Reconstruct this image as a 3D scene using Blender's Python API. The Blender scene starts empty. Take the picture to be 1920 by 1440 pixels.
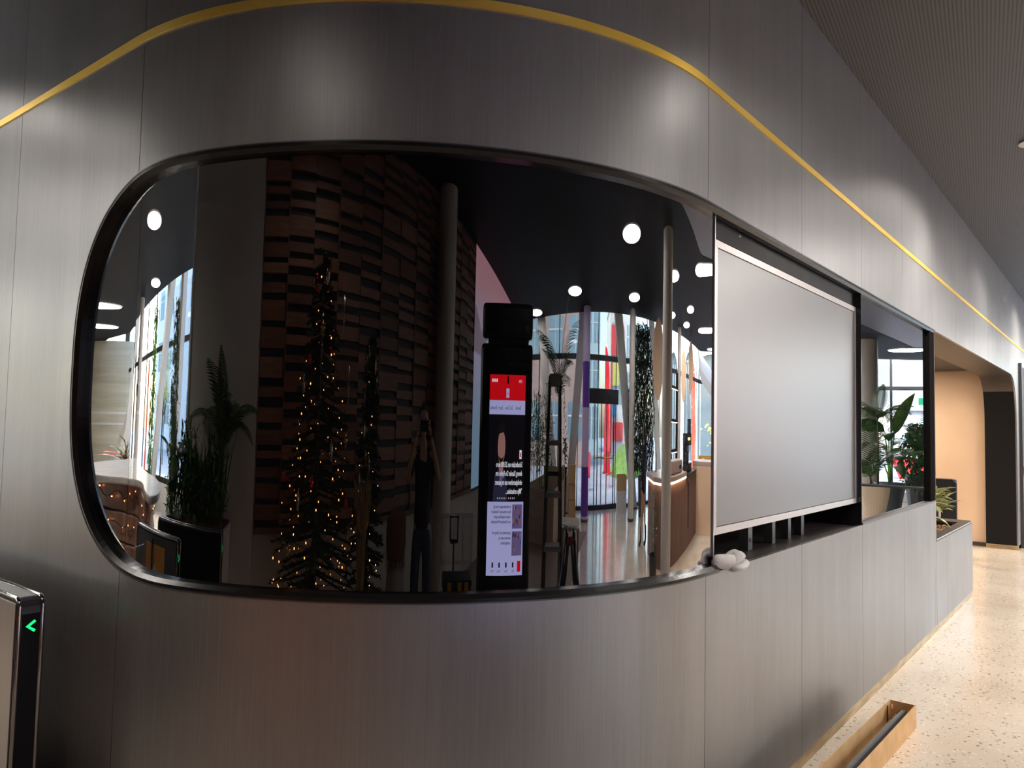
import bpy, bmesh, math, random
from mathutils import Vector, Matrix, Euler
from math import pi, sin, cos, radians as rad
random.seed(7)
SC = bpy.context.scene
COL = SC.collection

# ------------------------------------------------------------------ camera
cam_d = bpy.data.cameras.new('camera'); cam_d.lens = 1455 / 1920 * 36; cam_d.sensor_width = 36
cam_d.clip_start = 0.02; cam_d.clip_end = 400
cam = bpy.data.objects.new('camera', cam_d); COL.objects.link(cam)
_M = ((0.62072683, 0.05696714, 0.78195457), (-0.78375204, 0.01867812, 0.62079294), (0.02075936, -0.99820132, 0.05624212))
EYE = 1.60
cam.matrix_world = Matrix([[_M[i][0], -_M[i][1], -_M[i][2], (0, 0, EYE)[i]] for i in range(3)] + [[0, 0, 0, 1]])
SC.camera = cam

# ------------------------------------------------------------------ light
SC.view_settings.view_transform = 'Standard'; SC.view_settings.look = 'None'
SC.view_settings.gamma = 1; SC.view_settings.use_curve_mapping = False
SC.view_settings.exposure = 0.0
w = bpy.data.worlds.new('sky'); SC.world = w; w.use_nodes = True
nt = w.node_tree; bg = nt.nodes['Background']
sky = nt.nodes.new('ShaderNodeTexSky'); sky.sky_type = 'NISHITA'; sky.sun_disc = False
sky.sun_elevation = rad(40); sky.sun_rotation = rad(-60); sky.air_density = 1.2; sky.dust_density = 2.5
nt.links.new(sky.outputs[0], bg.inputs[0]); bg.inputs[1].default_value = 1.7
SKY_BG = bg
sun_d = bpy.data.lights.new('sun', 'SUN'); sun_d.energy = 12.0; sun_d.angle = rad(0.6); sun_d.color = (1, 0.95, 0.86)
sun = bpy.data.objects.new('sun', sun_d); COL.objects.link(sun)
sun.rotation_euler = Vector((0.80, -0.32, -0.66)).to_track_quat('-Z', 'Y').to_euler()
SC.cycles.max_bounces = 8; SC.cycles.diffuse_bounces = 4; SC.cycles.glossy_bounces = 5
SC.cycles.transparent_max_bounces = 12; SC.cycles.transmission_bounces = 4
SC.cycles.sample_clamp_indirect = 6.0
SC.cycles.caustics_reflective = False; SC.cycles.caustics_refractive = False

# ------------------------------------------------------------------ materials
MATS = {}
def lk(nt, a, b): nt.links.new(a, b)
def mat(name, base=(.5, .5, .5), rough=.5, metal=0., spec=.5, emit=None, es=0., coat=0., alpha=1.):
    m = bpy.data.materials.new(name); m.use_nodes = True; b = m.node_tree.nodes['Principled BSDF']
    b.inputs['Base Color'].default_value = (*base, 1); b.inputs['Roughness'].default_value = rough
    b.inputs['Metallic'].default_value = metal; b.inputs['Specular IOR Level'].default_value = spec
    b.inputs['Coat Weight'].default_value = coat; b.inputs['Alpha'].default_value = alpha
    if emit:
        b.inputs['Emission Color'].default_value = (*emit, 1); b.inputs['Emission Strength'].default_value = es
    MATS[name] = m; return m
def nodes(m): return m.node_tree, m.node_tree.nodes, m.node_tree.nodes['Principled BSDF']
def noise_col(m, c1, c2, scale=(5, 5, 5), detail=4, lo=.35, hi=.65, bump=0., rough=None, dist=.002):
    nt, n, b = nodes(m)
    tc = n.new('ShaderNodeTexCoord'); mp = n.new('ShaderNodeMapping'); mp.inputs['Scale'].default_value = scale
    nz = n.new('ShaderNodeTexNoise'); nz.inputs['Scale'].default_value = 1; nz.inputs['Detail'].default_value = detail
    cr = n.new('ShaderNodeValToRGB'); cr.color_ramp.elements[0].position = lo; cr.color_ramp.elements[1].position = hi
    cr.color_ramp.elements[0].color = (*c1, 1); cr.color_ramp.elements[1].color = (*c2, 1)
    lk(nt, tc.outputs['Object'], mp.inputs[0]); lk(nt, mp.outputs[0], nz.inputs['Vector']); lk(nt, nz.outputs[0], cr.inputs[0])
    lk(nt, cr.outputs[0], b.inputs['Base Color'])
    if bump:
        bp = n.new('ShaderNodeBump'); bp.inputs['Strength'].default_value = bump; bp.inputs['Distance'].default_value = dist
        lk(nt, nz.outputs[0], bp.inputs['Height']); lk(nt, bp.outputs[0], b.inputs['Normal'])
    if rough:
        mr = n.new('ShaderNodeMapRange'); mr.inputs['To Min'].default_value = rough[0]; mr.inputs['To Max'].default_value = rough[1]
        lk(nt, nz.outputs[0], mr.inputs[0]); lk(nt, mr.outputs[0], b.inputs['Roughness'])
    return m

def m_panel():
    m = mat('brushed_bronze', (.3, .28, .26), .38, .75, .5)
    nt, n, b = nodes(m)
    tc = n.new('ShaderNodeTexCoord')
    def nz(scale, det):
        mp = n.new('ShaderNodeMapping'); mp.inputs['Scale'].default_value = scale
        z = n.new('ShaderNodeTexNoise'); z.inputs['Scale'].default_value = 1; z.inputs['Detail'].default_value = det
        lk(nt, tc.outputs['Object'], mp.inputs[0]); lk(nt, mp.outputs[0], z.inputs['Vector']); return z
    fine = nz((170, 170, 3.0), 3); wide = nz((9, 9, .35), 4); blot = nz((2.2, 2.2, 2.0), 3)
    mx = n.new('ShaderNodeMath'); mx.operation = 'MULTIPLY_ADD'; mx.inputs[1].default_value = .55; lk(nt, fine.outputs[0], mx.inputs[0])
    m2 = n.new('ShaderNodeMath'); m2.operation = 'MULTIPLY'; m2.inputs[1].default_value = .45; lk(nt, wide.outputs[0], m2.inputs[0]); lk(nt, m2.outputs[0], mx.inputs[2])
    cr = n.new('ShaderNodeValToRGB'); cr.color_ramp.elements[0].position = .3; cr.color_ramp.elements[1].position = .72
    cr.color_ramp.elements[0].color = PANEL_DARK; cr.color_ramp.elements[1].color = PANEL_LIGHT
    gn = nz((2.6, 2.6, .22), 2); gk = nz((1.3, 1.3, .5), 2)
    s1 = n.new('ShaderNodeMath'); s1.operation = 'MULTIPLY'; s1.inputs[1].default_value = 170; lk(nt, gn.outputs[0], s1.inputs[0])
    s2 = n.new('ShaderNodeMath'); s2.operation = 'SINE'; lk(nt, s1.outputs[0], s2.inputs[0])
    s3 = n.new('ShaderNodeMapRange'); s3.inputs['From Min'].default_value = .82; s3.inputs['From Max'].default_value = 1; lk(nt, s2.outputs[0], s3.inputs[0])
    s4 = n.new('ShaderNodeMapRange'); s4.inputs['From Min'].default_value = .5; s4.inputs['From Max'].default_value = .72; s4.inputs['To Max'].default_value = .10; lk(nt, gk.outputs[0], s4.inputs[0])
    s5 = n.new('ShaderNodeMath'); s5.operation = 'MULTIPLY'; lk(nt, s3.outputs[0], s5.inputs[0]); lk(nt, s4.outputs[0], s5.inputs[1])
    gm_ = n.new('ShaderNodeMix'); gm_.data_type = 'RGBA'; gm_.inputs[7].default_value = (.62, .61, .60, 1)
    lk(nt, mx.outputs[0], cr.inputs[0]); lk(nt, cr.outputs[0], gm_.inputs[6]); lk(nt, s5.outputs[0], gm_.inputs[0]); lk(nt, gm_.outputs[2], b.inputs['Base Color'])
    mr = n.new('ShaderNodeMapRange'); mr.inputs['From Min'].default_value = .3; mr.inputs['From Max'].default_value = .7
    mr.inputs['To Min'].default_value = .35; mr.inputs['To Max'].default_value = .42
    lk(nt, blot.outputs[0], mr.inputs[0]); lk(nt, mr.outputs[0], b.inputs['Roughness'])
    tg = n.new('ShaderNodeTangent'); tg.direction_type = 'RADIAL'; tg.axis = 'Z'; lk(nt, tg.outputs[0], b.inputs['Tangent']); b.inputs['Anisotropic'].default_value = .55
    bp = n.new('ShaderNodeBump'); bp.inputs['Strength'].default_value = .12; bp.inputs['Distance'].default_value = .001
    lk(nt, fine.outputs[0], bp.inputs['Height']); lk(nt, bp.outputs[0], b.inputs['Normal'])
    return m
PANEL_DARK = (.272, .271, .272, 1); PANEL_LIGHT = (.345, .342, .342, 1)
M_PANEL = m_panel()

def m_black_glass():
    m = bpy.data.materials.new('black_mirror_glass'); m.use_nodes = True; nt = m.node_tree; n = nt.nodes; n.clear()
    out = n.new('ShaderNodeOutputMaterial'); mix = n.new('ShaderNodeMixShader')
    d = n.new('ShaderNodeBsdfDiffuse'); d.inputs[0].default_value = (.003, .003, .0035, 1)
    g = n.new('ShaderNodeBsdfGlossy'); g.inputs['Roughness'].default_value = 0.0; g.inputs[0].default_value = (.98, .98, 1, 1)
    lw = n.new('ShaderNodeLayerWeight'); lw.inputs[0].default_value = .5
    cr = n.new('ShaderNodeValToRGB'); e = cr.color_ramp.elements
    for pos, v in GLASS_CURVE[1:-1]:
        x = e.new(pos); x.color = (v, v, v, 1)
    e[0].position = 0; e[0].color = (*[GLASS_CURVE[0][1]] * 3, 1); e[-1].position = 1; e[-1].color = (*[GLASS_CURVE[-1][1]] * 3, 1)
    lk(nt, lw.outputs['Facing'], cr.inputs[0]); lk(nt, cr.outputs[0], mix.inputs[0])
    lk(nt, d.outputs[0], mix.inputs[1]); lk(nt, g.outputs[0], mix.inputs[2]); lk(nt, mix.outputs[0], out.inputs[0])
    return m
# reflectance against (1 - cos incidence): a coated display glass
GLASS_CURVE = [(0, .10), (.10, .11), (.25, .20), (.42, .36), (.60, .50), (.78, .62), (1, 1)]
M_DGLASS = m_black_glass()

def m_window():
    m = bpy.data.materials.new('window_glass'); m.use_nodes = True; nt = m.node_tree; n = nt.nodes; n.clear()
    out = n.new('ShaderNodeOutputMaterial'); mix = n.new('ShaderNodeMixShader'); lw = n.new('ShaderNodeLayerWeight'); lw.inputs[0].default_value = .5; pw = n.new('ShaderNodeMath'); pw.operation = 'POWER'; pw.inputs[1].default_value = 5; fr = n.new('ShaderNodeMath'); fr.operation = 'MULTIPLY_ADD'; fr.inputs[1].default_value = .9; fr.inputs[2].default_value = .05; lk(nt, lw.outputs['Facing'], pw.inputs[0]); lk(nt, pw.outputs[0], fr.inputs[0])
    t = n.new('ShaderNodeBsdfTransparent'); t.inputs[0].default_value = (.95, .98, .98, 1)
    g = n.new('ShaderNodeBsdfGlossy'); g.inputs['Roughness'].default_value = 0
    lk(nt, fr.outputs[0], mix.inputs[0]); lk(nt, t.outputs[0], mix.inputs[1]); lk(nt, g.outputs[0], mix.inputs[2]); lk(nt, mix.outputs[0], out.inputs[0])
    return m
M_WIN = m_window()

def m_terrazzo():
    m = mat('terrazzo', (.6, .5, .4), .16, 0, .5)
    nt, n, b = nodes(m); tc = n.new('ShaderNodeTexCoord')
    def layer(scale, lo, hi, seed):
        mp = n.new('ShaderNodeMapping'); mp.inputs['Scale'].default_value = (scale, scale, scale); mp.inputs['Location'].default_value = (seed, seed * 2, 0)
        v = n.new('ShaderNodeTexVoronoi'); v.inputs['Scale'].default_value = 1; v.inputs['Randomness'].default_value = 1
        nz = n.new('ShaderNodeTexNoise'); nz.inputs['Scale'].default_value = 2.3
        ad = n.new('ShaderNodeVectorMath'); ad.operation = 'MULTIPLY_ADD'; ad.inputs[1].default_value = (.5, .5, .5)
        lk(nt, tc.outputs['Object'], mp.inputs[0]); lk(nt, mp.outputs[0], nz.inputs['Vector']); lk(nt, nz.outputs['Color'], ad.inputs[0]); lk(nt, mp.outputs[0], ad.inputs[2])
        lk(nt, ad.outputs[0], v.inputs['Vector'])
        r = n.new('ShaderNodeMapRange'); r.inputs['From Min'].default_value = lo; r.inputs['From Max'].default_value = hi
        r.inputs['To Min'].default_value = 1; r.inputs['To Max'].default_value = 0
        lk(nt, v.outputs['Distance'], r.inputs[0])
        s = n.new('ShaderNodeSeparateColor'); lk(nt, v.outputs['Color'], s.inputs[0])
        return r.outputs[0], s.outputs
    base = n.new('ShaderNodeTexNoise'); base.inputs['Scale'].default_value = 1.3; base.inputs['Detail'].default_value = 5
    lk(nt, tc.outputs['Object'], base.inputs['Vector'])
    cr = n.new('ShaderNodeValToRGB'); cr.color_ramp.elements[0].color = (.60, .50, .39, 1); cr.color_ramp.elements[1].color = (.74, .645, .53, 1)
    cr.color_ramp.elements[0].position = .3; cr.color_ramp.elements[1].position = .7
    lk(nt, base.outputs[0], cr.inputs[0]); col = cr.outputs[0]
    for scale, lo, hi, seed, thr, c in ((26, .17, .24, 3, .45, (.16, .10, .065)), (46, .17, .26, 9, .5, (.27, .19, .13)), (34, .2, .28, 15, .55, (.85, .80, .72)), (14, .12, .17, 21, .7, (.22, .17, .15))):
        f, rgb = layer(scale, lo, hi, seed)
        g = n.new('ShaderNodeMath'); g.operation = 'GREATER_THAN'; g.inputs[1].default_value = thr; lk(nt, rgb[0], g.inputs[0])
        mm = n.new('ShaderNodeMath'); mm.operation = 'MULTIPLY'; lk(nt, f, mm.inputs[0]); lk(nt, g.outputs[0], mm.inputs[1])
        m3 = n.new('ShaderNodeMath'); m3.operation = 'MULTIPLY'; m3.inputs[1].default_value = .75; lk(nt, mm.outputs[0], m3.inputs[0])
        mx = n.new('ShaderNodeMix'); mx.data_type = 'RGBA'; mx.inputs[7].default_value = (*c, 1)
        lk(nt, m3.outputs[0], mx.inputs[0]); lk(nt, col, mx.inputs[6]); col = mx.outputs[2]
    lk(nt, col, b.inputs['Base Color'])
    return m
M_FLOOR = m_terrazzo()

def m_ceiling():
    m = mat('perforated_ceiling', (.115, .10, .097), .5, .3)
    nt, n, b = nodes(m); tc = n.new('ShaderNodeTexCoord'); mp = n.new('ShaderNodeMapping'); mp.inputs['Rotation'].default_value = (0, 0, rad(-7))
    lk(nt, tc.outputs['Object'], mp.inputs[0])
    wv = n.new('ShaderNodeTexWave'); wv.wave_type = 'BANDS'; wv.bands_direction = 'Y'; wv.inputs['Scale'].default_value = 17
    w2 = n.new('ShaderNodeTexWave'); w2.wave_type = 'BANDS'; w2.bands_direction = 'X'; w2.inputs['Scale'].default_value = 17
    lk(nt, mp.outputs[0], wv.inputs[0]); lk(nt, mp.outputs[0], w2.inputs[0])
    mu = n.new('ShaderNodeMath'); mu.operation = 'MULTIPLY_ADD'; mu.inputs[1].default_value = .35; mu.inputs[2].default_value = .65
    lk(nt, w2.outputs[1], mu.inputs[0])
    m2 = n.new('ShaderNodeMath'); m2.operation = 'MULTIPLY'; lk(nt, wv.outputs[1], m2.inputs[0]); lk(nt, mu.outputs[0], m2.inputs[1])
    cr = n.new('ShaderNodeValToRGB'); cr.color_ramp.elements[0].position = .45; cr.color_ramp.elements[1].position = .75
    cr.color_ramp.elements[0].color = (.085, .079, .079, 1); cr.color_ramp.elements[1].color = (.030, .026, .025, 1)
    lk(nt, m2.outputs[0], cr.inputs[0]); lk(nt, cr.outputs[0], b.inputs['Base Color'])
    return m
M_CEIL = m_ceiling()
M_BLACK = mat('matt_black', (.012, .012, .012), .55)
M_GBLACK = mat('gloss_black', (.01, .01, .011), .12, 0, .6, coat=.4)
M_FRAME = mat('black_frame_metal', (.012, .0115, .0115), .25, 0, .28)
M_BRASS = noise_col(mat('brushed_brass', (.9, .62, .16), .4, .7), (.92, .60, .09), (1, .70, .16), (3, 3, 6), rough=(.36, .42))
M_OLDBRASS = noise_col(mat('worn_brass_base', (.55, .42, .25), .4, .8), (.42, .30, .16), (.66, .54, .36), (5, 5, 30), rough=(.3, .5))
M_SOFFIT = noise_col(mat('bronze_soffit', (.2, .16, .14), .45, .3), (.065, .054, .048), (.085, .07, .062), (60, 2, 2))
M_LEDGE = mat('dark_ledge', (.060, .050, .046), .45, .2)
M_GREYDARK = mat('dark_grey_metal', (.10, .10, .105), .38, .8)
M_CHROME = mat('chrome', (.8, .8, .82), .12, 1)
M_SILVER = mat('brushed_silver', (.62, .60, .60), .3, .9)
M_LOBCEIL = mat('black_ceiling_paint', (.009, .009, .0095), .7, 0, .08)
M_JAMBSHADE = mat('shaded_bronze_jamb', (.014, .0135, .014), .75, 0, .08)  # same cladding as the soffit, with the jamb's shade put into a darker colour
M_MULLB = mat('matt_black_mullion', (.012, .011, .011), .9, 0, .0)
M_TAN = noise_col(mat('tan_plaster', (.72, .52, .36), .7), (.68, .485, .335), (.75, .55, .385), (1.2, 1.2, 1.2), bump=.05)
M_WHITE = mat('white_paint', (.72, .70, .67), .6)
M_DIMWHITE = noise_col(mat('warm_white_plaster', (.5, .46, .42), .7), (.46, .42, .385), (.54, .5, .455), (1, 1, 1))
M_LAMP = mat('lamp_diffuser', (.9, .9, .9), .4, emit=(1, .93, .86), es=62)

# ------------------------------------------------------------------ mesh helpers
class MB:
    def __init__(s): s.bm = bmesh.new()
    def face(s, pts):
        return s.bm.faces.new([s.bm.verts.new(p) for p in pts])
    def hexa(s, a, b):           # two corresponding rings -> closed solid
        va = [s.bm.verts.new(p) for p in a]; vb = [s.bm.verts.new(p) for p in b]; n = len(a)
        s.bm.faces.new(va[::-1]); s.bm.faces.new(vb)
        for i in range(n):
            j = (i + 1) % n; s.bm.faces.new((va[i], va[j], vb[j], vb[i]))
        return s
    def box(s, x0, y0, z0, x1, y1, z1):
        return s.hexa([(x0, y0, z0), (x1, y0, z0), (x1, y1, z0), (x0, y1, z0)], [(x0, y0, z1), (x1, y0, z1), (x1, y1, z1), (x0, y1, z1)])
    def obox(s, c, size, rz=0, rx=0, ry=0):
        R = Euler((rx, ry, rz)).to_matrix(); c = Vector(c); hx, hy, hz = [k / 2 for k in size]
        f = lambda x, y, z: c + R @ Vector((x * hx, y * hy, z * hz))
        return s.hexa([f(-1, -1, -1), f(1, -1, -1), f(1, 1, -1), f(-1, 1, -1)], [f(-1, -1, 1), f(1, -1, 1), f(1, 1, 1), f(-1, 1, 1)])
    def prism(s, poly, z0, z1):
        return s.hexa([(x, y, z0) for x, y in poly], [(x, y, z1) for x, y in poly])
    def rings(s, rings, cap=True, closed=True):
        R = [[s.bm.verts.new(p) for p in r] for r in rings]; n = len(R[0])
        for a, b in zip(R, R[1:]):
            for i in range(n if closed else n - 1):
                j = (i + 1) % n; s.bm.faces.new((a[i], a[j], b[j], b[i]))
        if cap: s.bm.faces.new(R[0][::-1]); s.bm.faces.new(R[-1])
        return s
    def tube(s, pts, r, n=8, cap=True):
        pts = [Vector(p) for p in pts]; rr = r if isinstance(r, (list, tuple)) else [r] * len(pts)
        rings = []; up = None
        for i, p in enumerate(pts):
            t = (pts[min(i + 1, len(pts) - 1)] - pts[max(i - 1, 0)])
            t = t.normalized() if t.length > 1e-9 else Vector((0, 0, 1))
            if up is None: up = Vector((0, 0, 1)) if abs(t.z) < .9 else Vector((1, 0, 0))
            u = (up - t * up.dot(t)).normalized(); v = t.cross(u); up = u
            rings.append([p + (u * cos(2 * pi * k / n) + v * sin(2 * pi * k / n)) * rr[i] for k in range(n)])
        return s.rings(rings, cap)
    def lathe(s, prof, c=(0, 0, 0), n=20):
        return s.rings([[(c[0] + r * cos(2 * pi * k / n), c[1] + r * sin(2 * pi * k / n), c[2] + z) for k in range(n)] for r, z in prof])
    def sphere(s, c, r, u=10, v=7, sc=(1, 1, 1)):
        rings = []
        for i in range(v + 1):
            a = pi * (i + .0001 if i == 0 else i - .0001 if i == v else i) / v
            rings.append([(c[0] + r * sc[0] * sin(a) * cos(2 * pi * k / u), c[1] + r * sc[1] * sin(a) * sin(2 * pi * k / u), c[2] - r * sc[2] * cos(a)) for k in range(u)])
        return s.rings(rings)
    def done(s, name, m, parent=None, smooth=False, bevel=0, seg=2, loc=None):
        bmesh.ops.recalc_face_normals(s.bm, faces=s.bm.faces)
        me = bpy.data.meshes.new(name); s.bm.to_mesh(me); s.bm.free()
        for mm in (m if isinstance(m, (list, tuple)) else [m]): me.materials.append(mm)
        if smooth:
            for p in me.polygons: p.use_smooth = True
        o = bpy.data.objects.new(name, me); COL.objects.link(o)
        if parent: o.parent = parent; o.matrix_parent_inverse = parent.matrix_world.inverted() if parent.matrix_world != Matrix.Identity(4) else Matrix.Identity(4)
        if bevel:
            b = o.modifiers.new('bevel', 'BEVEL'); b.width = bevel; b.segments = seg; b.limit_method = 'ANGLE'; b.angle_limit = rad(40)
        if loc: o.location = loc
        if smooth == 'auto' and not bevel: pass
        return o
def tag(o, label=None, cat=None, group=None, kind=None):
    if label: o['label'] = label
    if cat: o['category'] = cat
    if group: o['group'] = group
    if kind: o['kind'] = kind
    return o
def empty(name, loc=(0, 0, 0), label=None, cat=None, group=None, kind=None, rz=0):
    o = bpy.data.objects.new(name, None); COL.objects.link(o); o.location = loc; o.rotation_euler = (0, 0, rz)
    o.empty_display_size = .1
    tag(o, label, cat, group, kind); return o
def put(o, root):                # part given in its thing's own frame
    o.parent = root; o.matrix_parent_inverse = Matrix.Identity(4); return o
def copy_tree(o, parent=None):
    c = o.copy(); COL.objects.link(c); c.parent = parent
    for ch in list(o.children): copy_tree(ch, c)
    return c
def text(body, size, m, parent, loc, rot, name='lettering', align='LEFT', sx=1.0, bold=0.0):
    cu = bpy.data.curves.new(name, 'FONT'); cu.body = body; cu.size = size; cu.align_x = align; cu.extrude = .0006; cu.offset = bold
    cu.resolution_u = 2
    cu.materials.append(m); o = bpy.data.objects.new(name, cu); COL.objects.link(o); o.parent = parent; o.location = loc; o.rotation_euler = rot; o.scale = (sx, 1, 1)
    return o
# ------------------------------------------------------------------ plan of the curved core wall (run length u, depth d into the wall)
XL, YR, RAD = 1.27, 1.252, 1.5
CX, CY = XL + RAD, YR + RAD
ARC = RAD * pi / 2
ZC = 3.765
def W(u, d, z):
    if u >= 0: return (CX + u, YR + d, z)
    if u <= -ARC: return (XL + d, CY - ARC - u, z)
    a = -u / RAD; r = RAD - d
    return (CX - sin(a) * r, CY - cos(a) * r, z)
OP_B, OP_T, OP_L, OP_R = 1.062, 2.485, -2.745, 4.47
CA, CB, CN = .75, .70, 2.5      # the rounded end of the opening is a superellipse
def lip(v):                      # distance from the opening's edge at inset v from its rounded end
    if v >= CA: return 0
    return CB * (1 - (1 - (1 - max(v, 0) / CA) ** CN) ** (1 / CN))
CV = [CA * (1 - cos(pi / 2 * k / 30) ** (2 / CN)) for k in range(1, 31)]
DOOR_R = 10.53                   # run length of the far opening's jamb
def z_top(u):
    if u < OP_R: return OP_T - lip(u - OP_L)
    return OP_T - lip(DOOR_R - u) if u < DOOR_R else 0
def z_bot(u): return OP_B + lip(u - OP_L)
def span(a, b, extra=()):
    n = max(1, int(abs(b - a) / .06)) if a < 0 else 1
    L = [a + (b - a) * i / n for i in range(n + 1)]
    if a < OP_L + .8 and b > OP_L: L += [OP_L + v for v in CV]
    if b > DOOR_R - .8: L += [DOOR_R - v for v in CV]
    L = sorted(set(round(x, 5) for x in L if a - 1e-6 <= x <= b + 1e-6)); return L
def slab(mb, us, lo, hi, d0=0., d1=.02):
    rings = []
    for u in us:
        zl, zh = lo(u), hi(u)
        rings.append([W(u, d0, zl), W(u, d0, zh), W(u, d1, zh), W(u, d1, zl)])
    mb.rings(rings)
wall_front = empty('wall_front', (0, 0, 0), 'brushed bronze clad wall wrapping the rounded corner around the black glass', kind='structure')
SEAMS = [-5.6, -4.5, -3.4, -2.3, 0, 1.1, 2.2, 3.3, 4.4, 5.5, 6.6, 7.7, 8.8, 9.9, 11.0, 12.1, 13.2]
G = .0018
for a, b in zip(SEAMS, SEAMS[1:]):
    a += G; b -= G
    if b < OP_L:
        mb = MB(); slab(mb, span(a, b), lambda u: .06, lambda u: ZC); mb.done('panel', M_PANEL, wall_front, smooth=True); continue
    if a < OP_L:
        mb = MB(); slab(mb, span(a, OP_L), lambda u: .06, lambda u: ZC)
        slab(mb, [x for x in span(a, b) if x >= OP_L], lambda u: .06, z_bot); slab(mb, [x for x in span(a, b) if x >= OP_L], z_top, lambda u: ZC)
        mb.done('panel', M_PANEL, wall_front, smooth=True); continue
    if a > DOOR_R:
        mb = MB(); slab(mb, [a, b], lambda u: .06, lambda u: ZC); mb.done('panel', M_PANEL, wall_front); continue
    if b > DOOR_R:
        mb = MB(); us = span(a, b); slab(mb, [x for x in us if x <= DOOR_R], z_top, lambda u: ZC); slab(mb, [DOOR_R, b], lambda u: .06, lambda u: ZC)
        mb.done('panel', M_PANEL, wall_front); continue
    mb = MB(); slab(mb, span(a, b), z_top, lambda u: ZC); mb.done('panel', M_PANEL, wall_front, smooth=(a < 0))
    if a < OP_R:
        bb = min(b, OP_R); mb = MB(); slab(mb, span(a, bb), lambda u: .06, z_bot); mb.done('panel', M_PANEL, wall_front, smooth=(a < 0))
for o in wall_front.children:   # flat shading on the slab edges
    es = o.modifiers.new('edges', 'EDGE_SPLIT'); es.split_angle = rad(35)
# carcass behind the cladding, cavity of the display band
mb = MB(); us = [u for u in span(-5.6, 0) if u < OP_L] ; slab(mb, us + [OP_L], lambda u: 0, lambda u: ZC, .021, .10)
us2 = [OP_L] + [-2.7 + .15 * i for i in range(19)] + [0, OP_R]
slab(mb, us2, lambda u: 0, lambda u: .98, .021, .10); slab(mb, us2, lambda u: 2.56, lambda u: ZC, .021, .10)
slab(mb, [OP_R, DOOR_R], lambda u: 2.56, lambda u: ZC, .021, .10); slab(mb, [DOOR_R + .03, 13.2], lambda u: 0, lambda u: ZC, .021, .10)
slab(mb, us2, lambda u: 2.47, lambda u: 2.56, .05, .55); slab(mb, us2, lambda u: .98, lambda u: 2.56, .55, .60)
mb.done('carcass', M_BLACK, wall_front)
mb = MB(); slab(mb, [u for u in us2], lambda u: 1.02, lambda u: 1.055, .0205, .55)
mb.done('ledge', M_LEDGE, wall_front)
# lip of the display band below and above the open bay
# brass line and base
mb = MB(); us = [-5.6, -ARC] + [-ARC + ARC * i / 90 for i in range(1, 91)] + [13.2]; slab(mb, us, lambda u: 2.936, lambda u: 2.966, -.006, .001)
tag(mb.done('trim_1', M_BRASS, None, smooth=False), 'thin gold line running around the bronze wall above the glass', kind='structure')
mb = MB(); slab(mb, span(-5.6, 0) + [6.33], lambda u: 0, lambda u: .058, .006, .02)
tag(mb.done('baseboard_front', M_OLDBRASS), 'worn brass base strip under the bronze wall', kind='structure')
# far rounded opening: soffit and jamb, one swept strip
full = [(OP_R, OP_T)] + [(u, z_top(u)) for u in span(DOOR_R - .8, DOOR_R - .0001) if u > DOOR_R - .76] + [(DOOR_R, .0)]
for part_, (path, pm, pn_, pl_) in enumerate(((full[:-14], M_SOFFIT, 'trim_2', 'dark bronze soffit of the rounded opening at the far end'), (full[-15:], M_JAMBSHADE, 'trim_4', 'jamb of the rounded opening at the far end, its shade put into the colour'))):
  mb = MB()
  rings = []
  for i, (u, z) in enumerate(path):
    p0 = path[max(i - 1, 0)]; p1 = path[min(i + 1, len(path) - 1)]; t = Vector((p1[0] - p0[0], p1[1] - p0[1])).normalized(); nx, nz = -t.y, t.x
    rings.append([W(u, .0205, z), W(u, .40, z), W(u + nx * .02, .40, z + nz * .02), W(u + nx * .02, .0205, z + nz * .02)])
  mb.rings(rings); o = mb.done(pn_, pm, None); tag(o, pl_, kind='structure')
mb = MB(); mb.box(*W(DOOR_R - .006, -.004, 0), *W(DOOR_R + .0, .40, .06)); tag(mb.done('baseboard_jamb', M_OLDBRASS), 'brass strip at the foot of the dark jamb', kind='structure')
# alcove behind that opening
mb = MB(); mb.box(13.42, 1.655, 0, 13.6, 4.6, 2.75); tag(mb.done('wall_alcove_end', M_TAN), 'smooth tan end wall inside the alcove', kind='structure')
mb = MB(); mb.box(7.35, 4.6, 0, 13.6, 4.75, 2.75); tag(mb.done('wall_alcove_back', M_TAN), 'tan back wall of the alcove', kind='structure')
mb = MB(); mb.box(7.2, 1.655, 2.6, 13.6, 4.75, 2.75); tag(mb.done('ceiling_alcove', M_BLACK), 'black ceiling of the alcove', kind='structure')
mb = MB(); mb.box(7.1, 1.80, 0, 7.24, 4.75, 2.75); tag(mb.done('wall_alcove_near', M_SOFFIT), 'dark partition closing the display housing', kind='structure')
mb = MB(); mb.box(13.395, 1.66, 0, 13.419, 4.59, .055); tag(mb.done('baseboard_alcove', M_SOFFIT), 'dark base strip along the tan wall', kind='structure')
al = bpy.data.lights.new('alcove_fill_light', 'AREA'); al.energy = 72; al.size = .5; al.color = (1, .82, .62)  # unseen light added to brighten the tan alcove wall
alo = bpy.data.objects.new('alcove_fill_light', al); COL.objects.link(alo); alo.location = (12.0, 2.9, 2.58)
tag(alo, 'unseen warm light added under the alcove ceiling to brighten the tan wall', 'lamp')

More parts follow.
